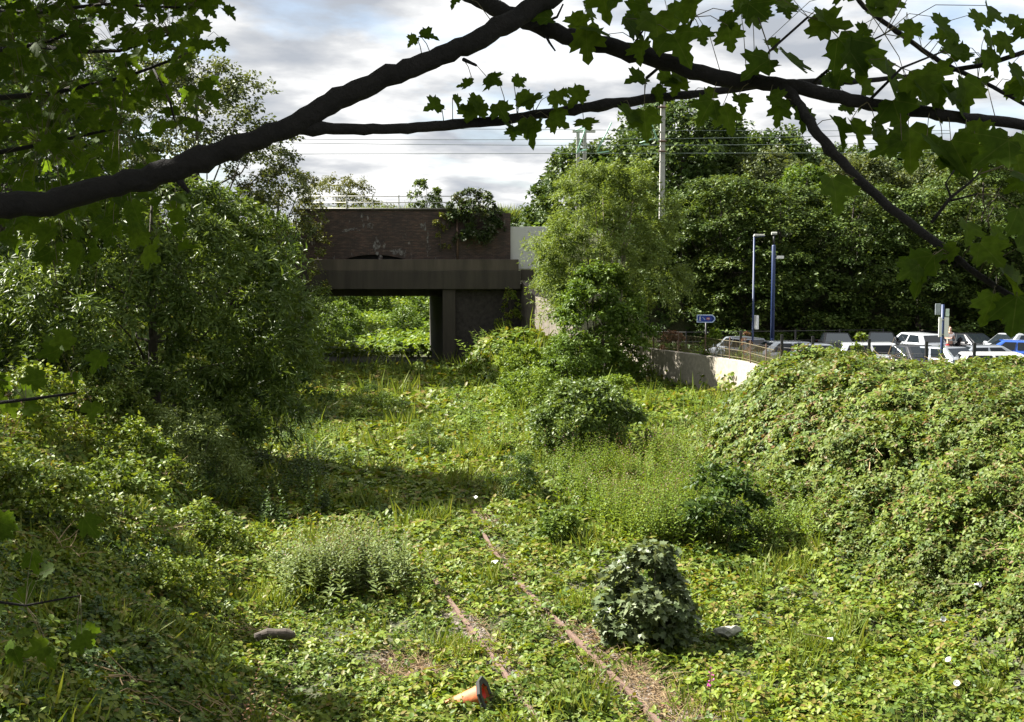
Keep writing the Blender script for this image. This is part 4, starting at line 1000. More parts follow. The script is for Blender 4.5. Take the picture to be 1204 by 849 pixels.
for q, (px, py, z, lab) in enumerate(((1116, 777, 1.05, 'upper white bindweed flower on the right bramble bank'), (1125, 804, .95, 'lower white bindweed flower on the right bramble bank'), (1108, 728, 1.2, 'small white bindweed flower higher up the right bank'), (1150, 687, 1.9, 'topmost white bindweed flower on the right bank'), (977, 751, .6, 'white bindweed flower low in the weeds left of the bank'))):
    o = empty('bindweed_flower', tuple(G(px, py, z)), 0, lab, 'flower', 'white bindweed flowers'); o.rotation_euler = (R(35 + 13 * q), R(9 * q - 20), R(-40 + 25 * q))
    mb = MB(); n = 14; pf = [(.008, -.05), (.012, -.02), (.018, .02), (.037, .028)]
    vs = [(r * (1 + (.06 * math.cos(5 * 2 * math.pi * k / n) if r > .05 else 0)) * math.cos(2 * math.pi * k / n), r * math.sin(2 * math.pi * k / n), z_) for r, z_ in pf for k in range(n)]
    mb.add(vs, [(i * n + k, i * n + (k + 1) % n, (i + 1) * n + (k + 1) % n, (i + 1) * n + k) for i in range(3) for k in range(n)]).build('petals', M['white_petal'], o, smooth=True)
    mb = MB(); mb.tube([(0, 0, -.05), (0, .02, -.18), (0, .03, -.4)], .006, 5); mb.build('stem', M['stem'], o)
# ------------------------------------------------------------------ trees
def gp(px, Y, dz=0.0):                       # point on the ground seen in column px at distance Y
    z = 0.0
    for _ in range(4): x = GX(px, Y, z); z = z_at(x, Y)
    return (x, Y, z + dz)
TREES = True
if TREES:
    # big ash on the left bank
    tree('ash_tree', 'big leafy ash tree on the left bank with feathery hanging sprays', 'tree', gp(184, 32.3, -.1), 7.5, 4.5, -.2, 'ash', .215, 560, 6, 21, 3, prof=P_ROUND, tmpl=T_NARROW, flat=.6, up=.3, droop=.5, nrm_up=.6, squash=(1.0, .85), br=(.1, .19), inner=.4, r0=.2, nlimb=22)
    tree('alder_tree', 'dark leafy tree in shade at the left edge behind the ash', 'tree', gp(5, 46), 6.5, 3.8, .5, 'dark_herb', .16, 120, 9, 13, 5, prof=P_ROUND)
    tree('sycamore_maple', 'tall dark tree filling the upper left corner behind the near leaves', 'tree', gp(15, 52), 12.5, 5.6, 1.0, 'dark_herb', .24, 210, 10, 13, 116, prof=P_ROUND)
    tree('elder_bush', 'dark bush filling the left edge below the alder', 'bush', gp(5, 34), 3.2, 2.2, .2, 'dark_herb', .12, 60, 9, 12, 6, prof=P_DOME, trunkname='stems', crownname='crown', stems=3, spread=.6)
    # taller trees behind, left of the bridge
    tree('willow_tree', 'tall grey green willow rising behind the ash under the sky', 'tree', gp(235, 63), 14.6, 6.2, 2.5, 'grey_tree', .2, 230, 10, 14, 7, prof=P_TALL, flat=.9, up=.8, droop=.15, br=(.12, .24))
    tree('birch_tree', 'grey green tree with open twigs left of the tall willow', 'tree', gp(75, 66), 13.0, 5.6, 1.5, 'grey_tree', .26, 190, 10, 13, 8, prof=P_TALL, flat=.9, up=.6, br=(.15, .26))
    tree('hawthorn_tree', 'yellowish bushy tree between the ash and the bridge railing', 'tree', gp(330, 65.5), 11.6, 3.2, 3.0, 'olive_tree', .15, 110, 9, 12, 9, prof=P_ROUND, br=(.18, .3))
    tree('hawthorn_tree', 'low yellowish tree behind the left end of the bridge railing', 'tree', (GX(398, 76, 8), 76, 8.0), 4.0, 3.4, .3, 'olive_tree', .14, 80, 9, 12, 10, prof=P_DOME, br=(.18, .3))
    tree('hazel_bush', 'dark hazel bush against the left end of the bridge girder', 'bush', gp(338, 60), 5.6, 2.9, .3, 'ash', .16, 80, 9, 12, 12, prof=P_ROUND, tmpl=T_NARROW, stems=3, spread=.6, trunkname='stems')
    tree('hazel_bush', 'shaded bush below the ash hiding the foot of the left bridge column', 'bush', gp(330, 47), 2.6, 2.4, .1, 'dark_herb', .14, 70, 9, 12, 13, prof=P_DOME, stems=3, spread=.5, trunkname='stems')
    # out of the frame to the left: they shade the near bank
    src = tree('oak_tree', 'broad oak beyond the left edge shading the near bank', 'tree', (-14.7, 17.2, z_at(-14.7, 17.2)), 6.8, 3.8, 1.2, 'wood', .26, 130, 8, 10, 14, prof=P_ROUND, group='oaks on the left bank')
    src2 = tree('oak_tree', 'oak beyond the left edge behind the dark alder', 'tree', (-22.5, 41.5, z_at(-22.5, 41.5)), 9.0, 4.4, .8, 'wood', .28, 110, 8, 11, 115, prof=P_ROUND, group='oaks on the left bank')
    recopy(src2, 'oak beyond the left edge level with the ash tree', (-20.5, 35.0, z_at(-20.5, 35)), 2.0, .85)
    #tree('poplar_tree', 'high crowned tree beyond the left edge that shades a band of the track', 'tree', (-18.5, 27.5, z_at(-18.5, 27.5)), 9.5, 2.6, 5.2, 'wood', .26, 90, 8, 11, 114, prof=P_ROUND)
    recopy(src, 'smaller oak beyond the left edge at the foot of the dark alder', (-17.0, 19.5, z_at(-17, 19.5)), 2.3, .9)
    # willow right of the bridge
    tree('willow_tree', 'pale yellow green many-stemmed willow right of the bridge', 'tree', gp(714, 57.5, -.2), 10.6, 4.1, 3.4, 'willow', .19, 185, 13, 25, 15, prof=P_TALL, tmpl=T_NARROW, flat=1.2, up=1.3, droop=.2, stems=5, spread=.8, br=(.14, .36), inner=.15, bark='pale_bark', r0=.2, nlimb=26, squash=(1, .8))
    tree('goat_willow', 'brighter green willow bush leaning right above the retaining wall', 'tree', gp(704, 54.5, -.1), 6.0, 2.3, .1, 'bright', .16, 190, 9, 14, 16, prof=P_ROUND, flat=.8, up=.5, stems=4, spread=.5, br=(.18, .3), trunkname='stems')
    tree('goat_willow', 'lower willow bush in front of the pale stems of the big willow', 'bush', gp(672, 52.5, -.1), 3.2, 1.7, .1, 'bright', .13, 80, 9, 12, 17, prof=P_DOME, flat=.8, up=.5, stems=4, spread=.5, trunkname='stems')
    tree('elder_bush', 'leafy bush at the foot of the pale wing wall', 'bush', gp(612, 55.5, -.1), 2.3, 1.7, .1, 'lush', .13, 60, 9, 11, 18, prof=P_DOME, stems=3, spread=.4, trunkname='stems')
    # plants on the bridge
    tree('sycamore_sapling', 'small green tree standing alone on the bridge parapet', 'tree', (GX(502, 68.6, 8), 68.6, 8.2), 2.9, .95, .35, 'ash', .15, 34, 7, 9, 19, prof=P_ROUND)
    tree('buddleia_bush', 'dark purple tinged bush spilling over the right end of the parapet', 'bush', (GX(561, 67.9, 8), 67.5, 8.2), 2.3, 1.5, -.5, 'buddleia', .17, 80, 9, 11, 20, prof=P_ROUND, droop=.7, stems=3, spread=.3, trunkname='stems', squash=(1.1, .7))
    tree('ivy_tangle', 'yellowing creeper hanging on the brick parapet below the small tree', 'creeper', (GX(517, 66.9, 8), 67.42, 7.2), 1.9, .7, -.1, 'yellow', .13, 9, 6, 6, 21, prof=P_ROUND, droop=.8, squash=(1, .2), trunkname='stems', flat=.8)
    tree('ivy_tangle', 'green creeper trailing down the dark abutment under the girder', 'creeper', (GX(600, 66.8, 3), 66.7, 2.3), 2.6, .9, .3, 'bramble', .13, 22, 6, 8, 22, prof=P_CONE, droop=.9, squash=(1, .25), trunkname='stems', flat=.8)
    # trees behind the car park: layered hornbeams in front, taller woodland behind
    HB = dict(prof=P_DOME, flat=.22, up=.1, droop=.16, nrm_up=1.3, br=(.2, .34), inner=.55)
    h1 = tree('hornbeam_tree', 'layered hornbeam behind the blue direction sign', 'tree', (GX(845, 69.5), 69.5, z_at(GX(845, 69.5), 69.5)), 9.2, 4.6, .6, 'hornbeam', .2, 190, 11, 14, 31, group='hornbeams along the car park', **HB)
    h2 = tree('hornbeam_tree', 'layered hornbeam directly behind the two blue posts', 'tree', (GX(915, 69), 69, z_at(GX(915, 69), 69)), 9.6, 4.8, .5, 'hornbeam', .2, 190, 11, 14, 32, group='hornbeams along the car park', **HB)
    h3 = tree('hornbeam_tree', 'layered hornbeam behind the silver hatchback', 'tree', (GX(1000, 69.5), 69.5, z_at(GX(1000, 69.5), 69.5)), 9.0, 4.9, .5, 'hornbeam', .2, 190, 11, 14, 33, group='hornbeams along the car park', **HB)
    for s_, px, Yy, rz, sc, lab in ((h1, 1078, 69, 2.0, 1.02, 'layered hornbeam behind the white notice boards'), (h2, 1150, 70, 4.0, 1.0, 'layered hornbeam behind the pale estate car'), (h3, 1228, 69, 1.2, 1.03, 'layered hornbeam cut by the right edge of the view'), (h1, 1320, 70, 3.1, 1.0, 'layered hornbeam beyond the right edge'), (h2, 800, 70.0, 1.0, .62, 'hornbeam half hidden behind the willow')):
        x = GX(px, Yy); recopy(s_, lab, (x, Yy, z_at(x, Yy)), rz, sc)
    W1 = dict(prof=P_TALL, br=(.17, .3), flat=.75)
    w1 = tree('woodland_tree', 'large dark tree behind the square concrete mast', 'tree', (GX(800, 90), 90, 5.2), 13.6, 7.2, 1.0, 'wood', .36, 240, 10, 14, 41, group='woodland behind the railway', **W1)
    w2 = tree('woodland_tree', 'dark tree behind the short mast pair', 'tree', (GX(690, 93), 93, 5.0), 10.8, 5.2, .8, 'wood', .34, 190, 10, 13, 42, group='woodland behind the railway', **W1)
    w3 = tree('woodland_tree', 'pale grey green tree above the hornbeams in the middle', 'tree', (GX(895, 86), 86, 5.5), 9.2, 5.0, .6, 'grey_tree', .25, 160, 10, 12, 43, group='woodland behind the railway', **W1)
    w4 = tree('woodland_tree', 'bright yellow green tree above the hornbeams', 'tree', (GX(945, 82), 82, 6.4), 6.6, 3.6, .5, 'bright', .24, 110, 10, 11, 44, group='woodland behind the railway', **W1)
    for s_, px, Yy, zb_, rz, sc, lab in ((w2, 905, 98, 5, 1.0, 1.15, 'dark tree behind the pale tree near the sky'), (w3, 1010, 90, 5.0, 2.2, 1.05, 'grey green tree behind the drooping bare twig'), (w1, 1075, 97, 4.2, 3.5, .9, 'broad dark tree high behind the silver hatchback'), (w3, 1110, 86, 5.2, 4.4, 1.0, 'pale tree high above the notice boards'), (w2, 1180, 90, 5, 5.0, 1.05, 'dark tree high above the pale estate car'), (w1, 1260, 96, 4, 1.9, .95, 'broad dark tree beyond the right edge of the sky gap'), (w2, 620, 103, 4.5, 2.6, .62, 'small dark tree behind the overhead wires left of the masts'), (w3, 1330, 88, 5, .6, 1.1, 'pale tree beyond the right edge'), (w2, 755, 99, 5, 3.9, 1.12, 'dark tree filling the gap left of the square mast'), (w1, 985, 106, 4.5, .4, .92, 'dark tree rising behind the bright tree')):
        recopy(s_, lab, (GX(px, Yy, zb_), Yy, zb_), rz, sc)
    # seen through the bridge
    f1 = tree('goat_willow', 'sunlit bush on the left bank seen through the bridge', 'bush', gp(400, 96), 3.0, 2.4, .1, 'bright', .2, 60, 8, 10, 51, prof=P_DOME, group='bushes beyond the bridge', stems=3, spread=.4, trunkname='stems')
    for px, Yy, rz, sc, lab in ((385, 88, 1, .9, 'bush hard against the left bridge wall on the far side'), (475, 99, 2, .8, 'bush on the right of the far cutting seen through the bridge'), (430, 118, 3, 1.0, 'bush in the middle of the far bend seen through the bridge'), (498, 108, 4, 1.1, 'bush high on the right bank seen through the bridge'), (455, 135, 5, 1.3, 'farthest bush closing the cutting')):
        recopy(f1, lab, gp(px, Yy), rz, sc)
    f2 = tree('woodland_tree', 'dark tree closing the view through the bridge on the left', 'tree', gp(405, 122), 9, 5.0, .3, 'wood', .3, 110, 9, 10, 52, prof=P_ROUND, group='trees beyond the bridge')
    for px, Yy, rz, sc, lab in ((350, 104, 1, .9, 'dark tree left of the far cutting'), (450, 150, 2, 1.2, 'dark tree in the middle closing the far cutting'), (500, 140, 3, 1.1, 'dark tree on the right closing the far cutting'), (540, 118, 4, 1.0, 'dark tree on the far right bank hidden by the abutment')):
        recopy(f2, lab, gp(px, Yy), rz, sc)
    # bushes in the cutting
    def bush(name, lab, p, H, Rr, lm, leaf, nb, seed, **k):
        d = dict(prof=P_DOME, stems=4, spread=Rr * .3, trunkname='stems', br=(.25, .4), up=.5); d.update(k)
        return tree(name, lab, 'bush', p, H, Rr, .08, lm, leaf, nb, 9, 11, seed, **d)
    bush('sallow_bush', 'round dark green bush in the middle of the cutting', gp(686, 35.8), 2.5, 1.9, 'ash', .12, 190, 61, prof=P_ROUND, r0=.05, br=(.16, .3))
    bush('sycamore_sapling', 'small grey leaved sycamore bush beside the bare strip by the rail', tuple(G(757, 758)), 1.5, .66, 'sapling', .11, 50, 162, tmpl=T_PALM_LOW, prof=lambda t: np.sqrt(np.clip(1 - (1.5 * t - .35) ** 2 / 1.5, .03, 1)), nrm_up=.9, up=.9, r0=.025, br=(.2, .62))
    wc = empty('willowherb_clump', tuple(G(404, 682, .2)), 0, 'rounded pale willowherb clump left of the track', 'willowherb')
    L['tip'] = leafmat('willowherb_tip', [(.16, .2, .08), (.25, .13, .14), (.2, .2, .1)], .3)
    link('leafy_stems', sprig_stalk(63, L['grey_herb'], M['stem'], .85, 190, .56, 30, .18, T_LANCE, L['tip'], 5), wc)
    bush('hazel_bush', 'dark leafy bush at the foot of the bramble mound', gp(850, 24.0), 1.7, .8, 'dark_herb', .12, 34, 64, prof=P_TALL, r0=.03, br=(.25, .6), up=.9)
    bush('hazel_bush', 'small feathery bush beside the far rail end', gp(607, 29.3), 1.15, .7, 'dark_herb', .1, 26, 65, tmpl=T_NARROW, up=.7, r0=.02)
    bush('hazel_bush', 'low bush in the weeds right of the visible rail', gp(660, 24.6), .75, .6, 'herb', .09, 24, 66, r0=.02)
    bush('dogwood_bush', 'grey green bush spread on the sunlit left bank', gp(215, 28.2, -.1), 1.9, 1.7, 'grey_herb', .09, 90, 67, tmpl=T_NARROW, up=.8, r0=.04)
    bush('dogwood_bush', 'upper pale bush on the left bank under the ash', gp(125, 28.6, -.1), 1.7, 1.6, 'thicket', .09, 80, 68, r0=.04)
    sb = bush('bramble_bush', 'shaggy bramble bush low on the left bank above the dark log', gp(120, 20.5, -.1), 1.25, 1.25, 'bramble', .1, 46, 80, up=.9, r0=.02, br=(.25, .55), group='bramble bushes on the left bank')
    for px, Yy, rz, sc, lab in ((25, 25.0, 1.0, 1.15, 'shaggy bramble bush at the left edge under the dark alder'), (150, 25.5, 2.1, .95, 'shaggy bramble bush halfway up the sunlit left bank'), (245, 23.5, 3.3, .8, 'small bramble bush at the foot of the left bank beside the willowherb clump'), (40, 18.5, 4.2, .9, 'shaggy bramble bush in the shade at the lower left edge'), (200, 18.0, 5.1, .6, 'small bramble bush low in the shade left of the dark log')):
        recopy(sb, lab, gp(px, Yy, -.1), rz, sc)
    bush('hazel_bush', 'light tuft of tall weeds in the middle distance left of the track', gp(505, 37), 1.3, .8, 'herb', .1, 28, 70, tmpl=T_NARROW, up=.9, r0=.02)
    bush('hazel_bush', 'small bush in the shade under the right tip of the ash', gp(440, 44), 1.6, 1.2, 'herb', .11, 36, 71, tmpl=T_NARROW, up=.9, r0=.02)
    bush('elder_bush', 'sunlit bush on the slope between the wing wall and the round bush', gp(625, 47), 2.0, 1.7, 'lush', .11, 60, 72, r0=.03)
    bush('elder_bush', 'sunlit bush climbing below the left end of the retaining wall', gp(722, 49), 1.3, 1.4, 'lush', .11, 50, 73, r0=.03)
    bush('hazel_bush', 'green shoot growing through the railing on the retaining wall', (float(xwall(53.5)) + .7, 53.5, 1.9), 1.25, .5, 'lush', .11, 18, 74, r0=.015)
    bush('hazel_bush', 'dull brown weeds behind the railing left of the blue sign', (float(xwall(57)) + .8, 57, 1.6), 1.3, .9, 'brown', .1, 20, 75, r0=.015)
    bush('dock_plant', 'dead brown dock standing in front of the thin lamp post', (GX(877, 50.5, 2), 50.5, 1.5), 1.7, .35, 'brown', .08, 12, 76, tmpl=T_NARROW, up=1.4, r0=.012)
    bush('bramble_shoot', 'tall bramble shoot on the crest of the mound', gp(1010, 33.0), 1.3, .35, 'thicket', .1, 10, 77, up=1.3, r0=.012)

# ------------------------------------------------------------------ undergrowth (stuff)
def lod(x, y, k=1.0):            # size grows gently with distance, number falls
    return np.clip(y / 22.0, .85, 3.2)
br_m = [sprig_bramble(100 + i, L['bramble'], 14, .26, .22, .105) for i in range(5)]
th_m = [sprig_bramble(120 + i, L['thicket'], 14, .27, .26, .105) for i in range(6)]
lu_m = [sprig_bramble(140 + i, L['lush'], 20, .24, .26, .1, tri=False) for i in range(4)]
he_m = [sprig_bramble(150 + i, L['herb'], 20, .2, .22, .07, tri=False) for i in range(4)]
dk_m = [sprig_bramble(170 + i, L['dark_herb'], 17, .25, .25, .08) for i in range(4)]
ne_m = [sprig_stalk(180 + i, L['lush' if i % 2 else 'herb'], M['stem'], .75, 5, .15, 22, .13, T_LANCE) for i in range(4)]
L['tip2'] = leafmat('seed_tip', [(.2, .1, .13), (.25, .14, .13), (.2, .16, .08)], .25)
wi_m = [sprig_stalk(190 + i, L['lush'], M['stem'], 1.05, 6, .2, 30, .15, T_LANCE, L['tip2'] if i < 3 else None, 5) for i in range(7)]
dn_m = [sprig_stalk(200 + i, L['dark_herb'], M['stem'], .9, 5, .2, 24, .13, T_OVATE) for i in range(3)]
do_m = [sprig_stalk(205 + i, L['brown'], M['dry'], .95, 3, .1, 26, .05, T_KITE) for i in range(3)]
rg_m = [sprig_stalk(208 + i, L['yellow'], M['stem'], .7, 5, .14, 24, .07, T_NARROW) for i in range(3)]
gr_m = [sprig_grass(210 + i, L['grass'], 26, .35) for i in range(3)]
tw_m = [sprig_twig(220 + i, M['dry']) for i in range(4)]
g = np.random.default_rng(77)

def spread(n, x0, x1, y0, y1, dens, seed):
    g = np.random.default_rng(seed); x = g.uniform(x0, x1, n)
    # more points near, fewer far: y drawn from 1/y^1.2
    u = g.uniform(0, 1, n); e = -.35; y = (y0 ** e + u * (y1 ** e - y0 ** e)) ** (1 / e)
    hw = .47 * y + 4.0; x = x * 1.0
    k = (abs(x) < hw) & (g.uniform(0, 1, n) < dens(x, y)); return x[k], y[k]
def inmound(x, y): return ss((x - np.interp(y, [12, 18, 24, 32, 38], [8.4, 6.9, 5.7, 4.9, 5.6])) / .9) * (y < 43)
def leftbank(x, y): return ss((-(x - xc(y)) - 4.0) / 1.0)
def under(x, y): return ((y > 66.6) & (y < 83)).astype(float)
def onpark(x, y): return ((x > xwall(y) + .2) & (y > 44.5)).astype(float)
patch1 = lambda x, y: ss((wob(x, y, .45, 5) + .5) / .8)
patch2 = lambda x, y: ss((wob(x, y, .6, 9) - .1) / .6)
patch3 = lambda x, y: ss((wob(x, y, .8, 14) - .2) / .5)
def clear(x, y): return 1 - ss((bare(x, y) - .4) / .5) * .82
def lowwall(x, y): return 1 - .75 * ss((x - xwall(y) + 2.4) / 1.2) * (y > 45)

def mk(name, n, dens, meshes, label, cat, s0, s1, seed, x0=-26, x1=26, y0=10.0, y1=66.6, tilt=.6, dz=-.03, zs_=None, lodk=True):
    x, y = spread(n, x0, x1, y0, y1, dens, seed); gg = np.random.default_rng(seed + 1)
    sc = gg.uniform(s0, s1, len(x)) * (lod(x, y) if lodk else 1)
    sz = None if zs_ is None else gg.uniform(*zs_, len(x)) * np.clip(lod(x, y), .9, 1.25)
    print(name, len(x)); return scatter(name, on_ground(x, y, dz), gnormal(x, y), sc, meshes, label, cat, tilt, seed, sz)

mk('bramble_cover', 62000, lambda x, y: clear(x, y) * (1 - .65 * inmound(x, y) * (y < 24) - inmound(x, y) * (y >= 24)) * (1 - under(x, y)) * (1 - onpark(x, y)) * (.4 + .6 * patch1(x, y)) * lowwall(x, y), br_m, 'low trailing brambles covering the floor of the cutting', 'brambles', .6, 1.3, 301)
mk('weed_cover', 34000, lambda x, y: clear(x, y) * (1 - inmound(x, y)) * (1 - under(x, y)) * (1 - onpark(x, y)) * patch2(x, y) * lowwall(x, y), he_m, 'small leafy weeds among the brambles on the floor', 'weeds', .8, 1.3, 302)
mk('low_herbs', 22000, lambda x, y: (1 - .75 * ss((bare(x, y) - .5) / .4)) * (1 - inmound(x, y)) * (1 - under(x, y)) * (1 - onpark(x, y)) * ss((38 - y) / 6), he_m + br_m[:2], 'tiny herbs filling the gaps between the brambles', 'weeds', .4, .75, 337, y1=40)
mk('grass_tufts', 26000, lambda x, y: (1 - .8 * bare(x, y)) * (1 - inmound(x, y)) * (1 - under(x, y)) * (1 - onpark(x, y)) * patch3(x, y) * .9, gr_m, 'yellow green grass tufts scattered through the weeds', 'grass', .8, 1.6, 303)
# mound: several layers so that the surface breaks up
xm, ym = spread(60000, 3, 26, 12, 44, lambda x, y: inmound(x, y) * (1 - onpark(x, y)), 304)
gg = np.random.default_rng(5); lay = gg.uniform(0, 1, len(xm)) ** .7
hump = (.1 + .55 * np.clip(wob(xm, ym, .8, 21) + .4, 0, 1.3) + .42 * np.clip(wob(xm, ym, 1.9, 23) + .1, -.2, 1)) * (1 - .45 * ss((ym - 26) / 5))
kk = inmound(xm, ym)
kq = gg.uniform(0, 1, len(xm)) < np.clip(.45 + hump * 1.1, 0, 1); xm, ym, lay, hump, kk = xm[kq], ym[kq], lay[kq], hump[kq], kk[kq]
scatter('bramble_thicket', on_ground(xm, ym, 0) + gnormal(xm, ym) * (hump * lay * kk)[:, None], gnormal(xm, ym), gg.uniform(.62, 1.1, len(xm)) * np.clip(ym / 24, .8, 1.4), th_m, 'dense bramble thicket covering the mound on the right', 'brambles', .65, 304)
mk('mound_weeds', 9000, lambda x, y: inmound(x, y) * patch2(x, y) * (y < 42) * ss((26 - y) / 6) * (1 - onpark(x, y)), lu_m, 'bindweed and light leaves over the lower bramble slope', 'weeds', .7, 1.1, 306, x0=3, dz=.32)
sh_m = [sprig_stalk(230 + i, L['thicket'], M['dry'], .75, 2, .08, 16, .11, T_OVATE) for i in range(4)]
mk('bramble_shoots', 1500, lambda x, y: inmound(x, y) * (y < 36) * patch1(x, y), sh_m, 'young bramble shoots arching out of the thicket', 'bramble shoots', .6, 1.1, 331, x0=3, y1=36, dz=.3, lodk=False, tilt=.55)
mk('floor_weeds', 2600, lambda x, y: clear(x, y) * (1 - inmound(x, y)) * (1 - leftbank(x, y) * .7) * ss((wob(x, y, .9, 31) - .25) / .5) * (y < 45), ne_m + he_m[:1], 'clumps of taller nettles standing out of the low brambles', 'nettles', .45, .85, 332, lodk=False, tilt=.08)
mk('broad_weeds', 5200, lambda x, y: clear(x, y) * (1 - inmound(x, y)) * ss((wob(x, y, .75, 37) - .2) / .4), lu_m, 'broad pale leaves in patches on the floor', 'weeds', .55, .95, 333)
mk('bank_canes', 1500, lambda x, y: leftbank(x, y) * ss((wob(x, y, .7, 41) - .15) / .4), tw_m + do_m[:1], 'dead stems and dry grass on the left bank', 'dead stems', .8, 1.6, 334, x1=0, y1=36, dz=.18, lodk=False)
mk('dead_canes', 1500, lambda x, y: inmound(x, y) * patch3(x, y), tw_m, 'dry brown canes poking out of the bramble thicket', 'dry canes', 1.0, 2.0, 307, x0=3, y1=34, dz=.42, lodk=False)
# left bank
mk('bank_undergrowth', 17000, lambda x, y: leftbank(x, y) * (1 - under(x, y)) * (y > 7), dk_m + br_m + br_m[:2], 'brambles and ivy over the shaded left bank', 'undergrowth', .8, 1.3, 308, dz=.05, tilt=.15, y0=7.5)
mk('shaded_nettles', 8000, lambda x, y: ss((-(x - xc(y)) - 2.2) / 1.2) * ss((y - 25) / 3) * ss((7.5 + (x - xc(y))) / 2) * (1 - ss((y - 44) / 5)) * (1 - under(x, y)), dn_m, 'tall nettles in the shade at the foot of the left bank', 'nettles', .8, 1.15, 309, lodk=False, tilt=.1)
mk('nettle_patch', 5200, lambda x, y: (1 - inmound(x, y)) * (1 - under(x, y)) * (1 - onpark(x, y)) * ss((abs(x - xc(y)) - 1.3) / 1.0) * ss((y - 30) / 10) * (.25 + .75 * patch2(x, y) + .7 * (y > 61)) * (1 - ss((x - xwall(y) + 2.6) / 1.2) * (y > 46)), ne_m, 'light green nettles spreading towards the bridge', 'nettles', .8, 1.2, 310, tilt=.1, zs_=(.6, 1.1), x0=-16, x1=12)
mk('willowherb_patch', 3400, lambda x, y: ss((x - xc(y) - 3.0) / 1.0) * (1 - inmound(x, y)) * ss((y - 22.5) / 3) * (1 - ss((y - 33.5) / 3)), wi_m, 'tall light green willowherb left of the bramble mound', 'willowherb', .8, 1.15, 311, lodk=False, tilt=.05, x0=0, x1=9)
mk('portal_nettles', 450, lambda x, y: (x > -14) & (x < -1.5) & (y > 61.5) & (y < 66.3), dn_m + ne_m, 'dim nettles and stalks before the mouth of the bridge', 'nettles', .9, 1.3, 330, lodk=False, tilt=.05, x0=-14, x1=0, y0=61, y1=66.5)
mk('dock_stalks', 420, lambda x, y: ss((x - xc(y) - 3.4) / .8) * (1 - inmound(x, y)) * ss((y - 22.5) / 3) * (1 - ss((y - 48) / 3)) * patch3(x, y), do_m, 'rusty brown dock stalks among the willowherb', 'dock', .8, 1.2, 312, lodk=False, tilt=.05, x0=0, x1=10)
mk('ragwort_patch', 300, lambda x, y: np.exp(-((x - GX(598, 31)) ** 2 / 1.2 + (y - 31.5) ** 2 / 3)), rg_m, 'yellowing ragwort patch above the hidden rail', 'ragwort', .8, 1.2, 313, lodk=False, tilt=.05, x0=-4, x1=4, y0=26, y1=37)
mk('bindweed_slope', 7000, lambda x, y: ss((x - xc(y) - 2.0) / 1.2) * (1 - onpark(x, y)) * ss((y - 38) / 6) * (1 - under(x, y)) * (1 - inmound(x, y)) * (1 - .85 * ss((x - xwall(y) + 2.2) / 1.2) * (y > 46)), lu_m, 'lush pale bindweed on the slope below the abutment and wall', 'bindweed', .6, .95, 314, x0=-8, x1=11, y0=38, dz=.05)
def pebble(seed):
    g = np.random.default_rng(seed); bm = bmesh.new(); bmesh.ops.create_icosphere(bm, subdivisions=1, radius=.035)
    for v in bm.verts: v.co *= g.uniform(.6, 1.2); v.co.z *= .6
    me = bpy.data.meshes.new('pebble'); bm.to_mesh(me); bm.free(); me.materials.append(M['ballast']); return me
M['ballast'] = plain('ballast', (.16, .135, .115), .95, noise=.5, nscale=30)
mk('ballast_stones', 90000, lambda x, y: np.clip(bare(x, y) * 1.3, 0, 1) * (np.abs(np.abs(x - xc(y)) - .753) > .08), [pebble(i) for i in range(5)], 'loose ballast stones on the bare earth by the rails', 'ballast', .5, 1.3, 335, x0=-10, x1=6, y0=13, y1=31, dz=.0, lodk=False)
ll_m = [sprig_bramble(240 + i, L['brown'], 12, .2, .03, .06, tri=False) for i in range(3)]
mk('leaf_litter', 12000, lambda x, y: np.clip(bare(x, y) * 1.3, 0, 1) * .8 * (np.abs(np.abs(x - xc(y)) - .753) > .25), ll_m, 'dead brown leaves on the bare earth by the rails', 'leaf litter', .6, 1.1, 336, x0=-10, x1=6, y0=13, y1=31, dz=.0, lodk=False)
offrail = lambda x, y: (np.abs(np.abs(x - xc(y)) - .753) > .13)
mk('twig_litter', 15000, lambda x, y: np.clip(bare(x, y) * 1.2, 0, 1) * offrail(x, y), tw_m, 'dry twigs and litter on the bare earth by the rails', 'twigs', .35, .8, 315, x0=-10, x1=6, y0=14, y1=31, dz=.0, lodk=False)
# beyond the bridge and on the banks left of it
x = g.uniform(-40, 20, 9000); y = g.uniform(79.5, 165, 9000)
scatter('far_undergrowth', on_ground(x, y), gnormal(x, y), g.uniform(2.2, 4.2, len(x)), lu_m, 'sunlit undergrowth in the far cutting seen through the bridge', 'undergrowth', .5, 316)
x = g.uniform(-40, -10.5, 2600); y = g.uniform(66.8, 84, 2600); k = (x < -12.8) | (hgt(x, y) > 7.5); x = x[k]; y = y[k]
scatter('railway_bank_growth', on_ground(x, y), gnormal(x, y), g.uniform(1.8, 3.0, len(x)), dk_m, 'bushy growth on the railway bank left of the bridge', 'undergrowth', .5, 317)
x = g.uniform(-11.5, 0, 700); y = g.uniform(68.4, 70.5, 700)
scatter('deck_weeds', np.stack([x, y, np.full(700, 8.95) + 0 * x], 1), np.tile([0, 0, 1.0], (700, 1)), g.uniform(1.2, 2.2, 700), he_m + gr_m[:1], 'weeds growing on the bridge deck behind the railing', 'weeds', .2, 318)
x = g.uniform(6, 60, 2600); y = g.uniform(66, 78, 2600)
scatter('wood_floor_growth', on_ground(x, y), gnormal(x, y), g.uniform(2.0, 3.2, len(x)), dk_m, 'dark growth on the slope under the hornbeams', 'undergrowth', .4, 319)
x = np.array([float(xwall(q)) + .6 for q in np.linspace(47, 62, 240)]) + g.uniform(-.1, .8, 240); y = np.linspace(47, 62, 240)
scatter('wall_top_weeds', np.stack([x, y, np.full(240, 1.55)], 1), np.tile([0, 0, 1.0], (240, 1)), g.uniform(.8, 1.3, 240), ne_m + do_m, 'mixed weeds behind the railing of the retaining wall', 'weeds', .1, 320)
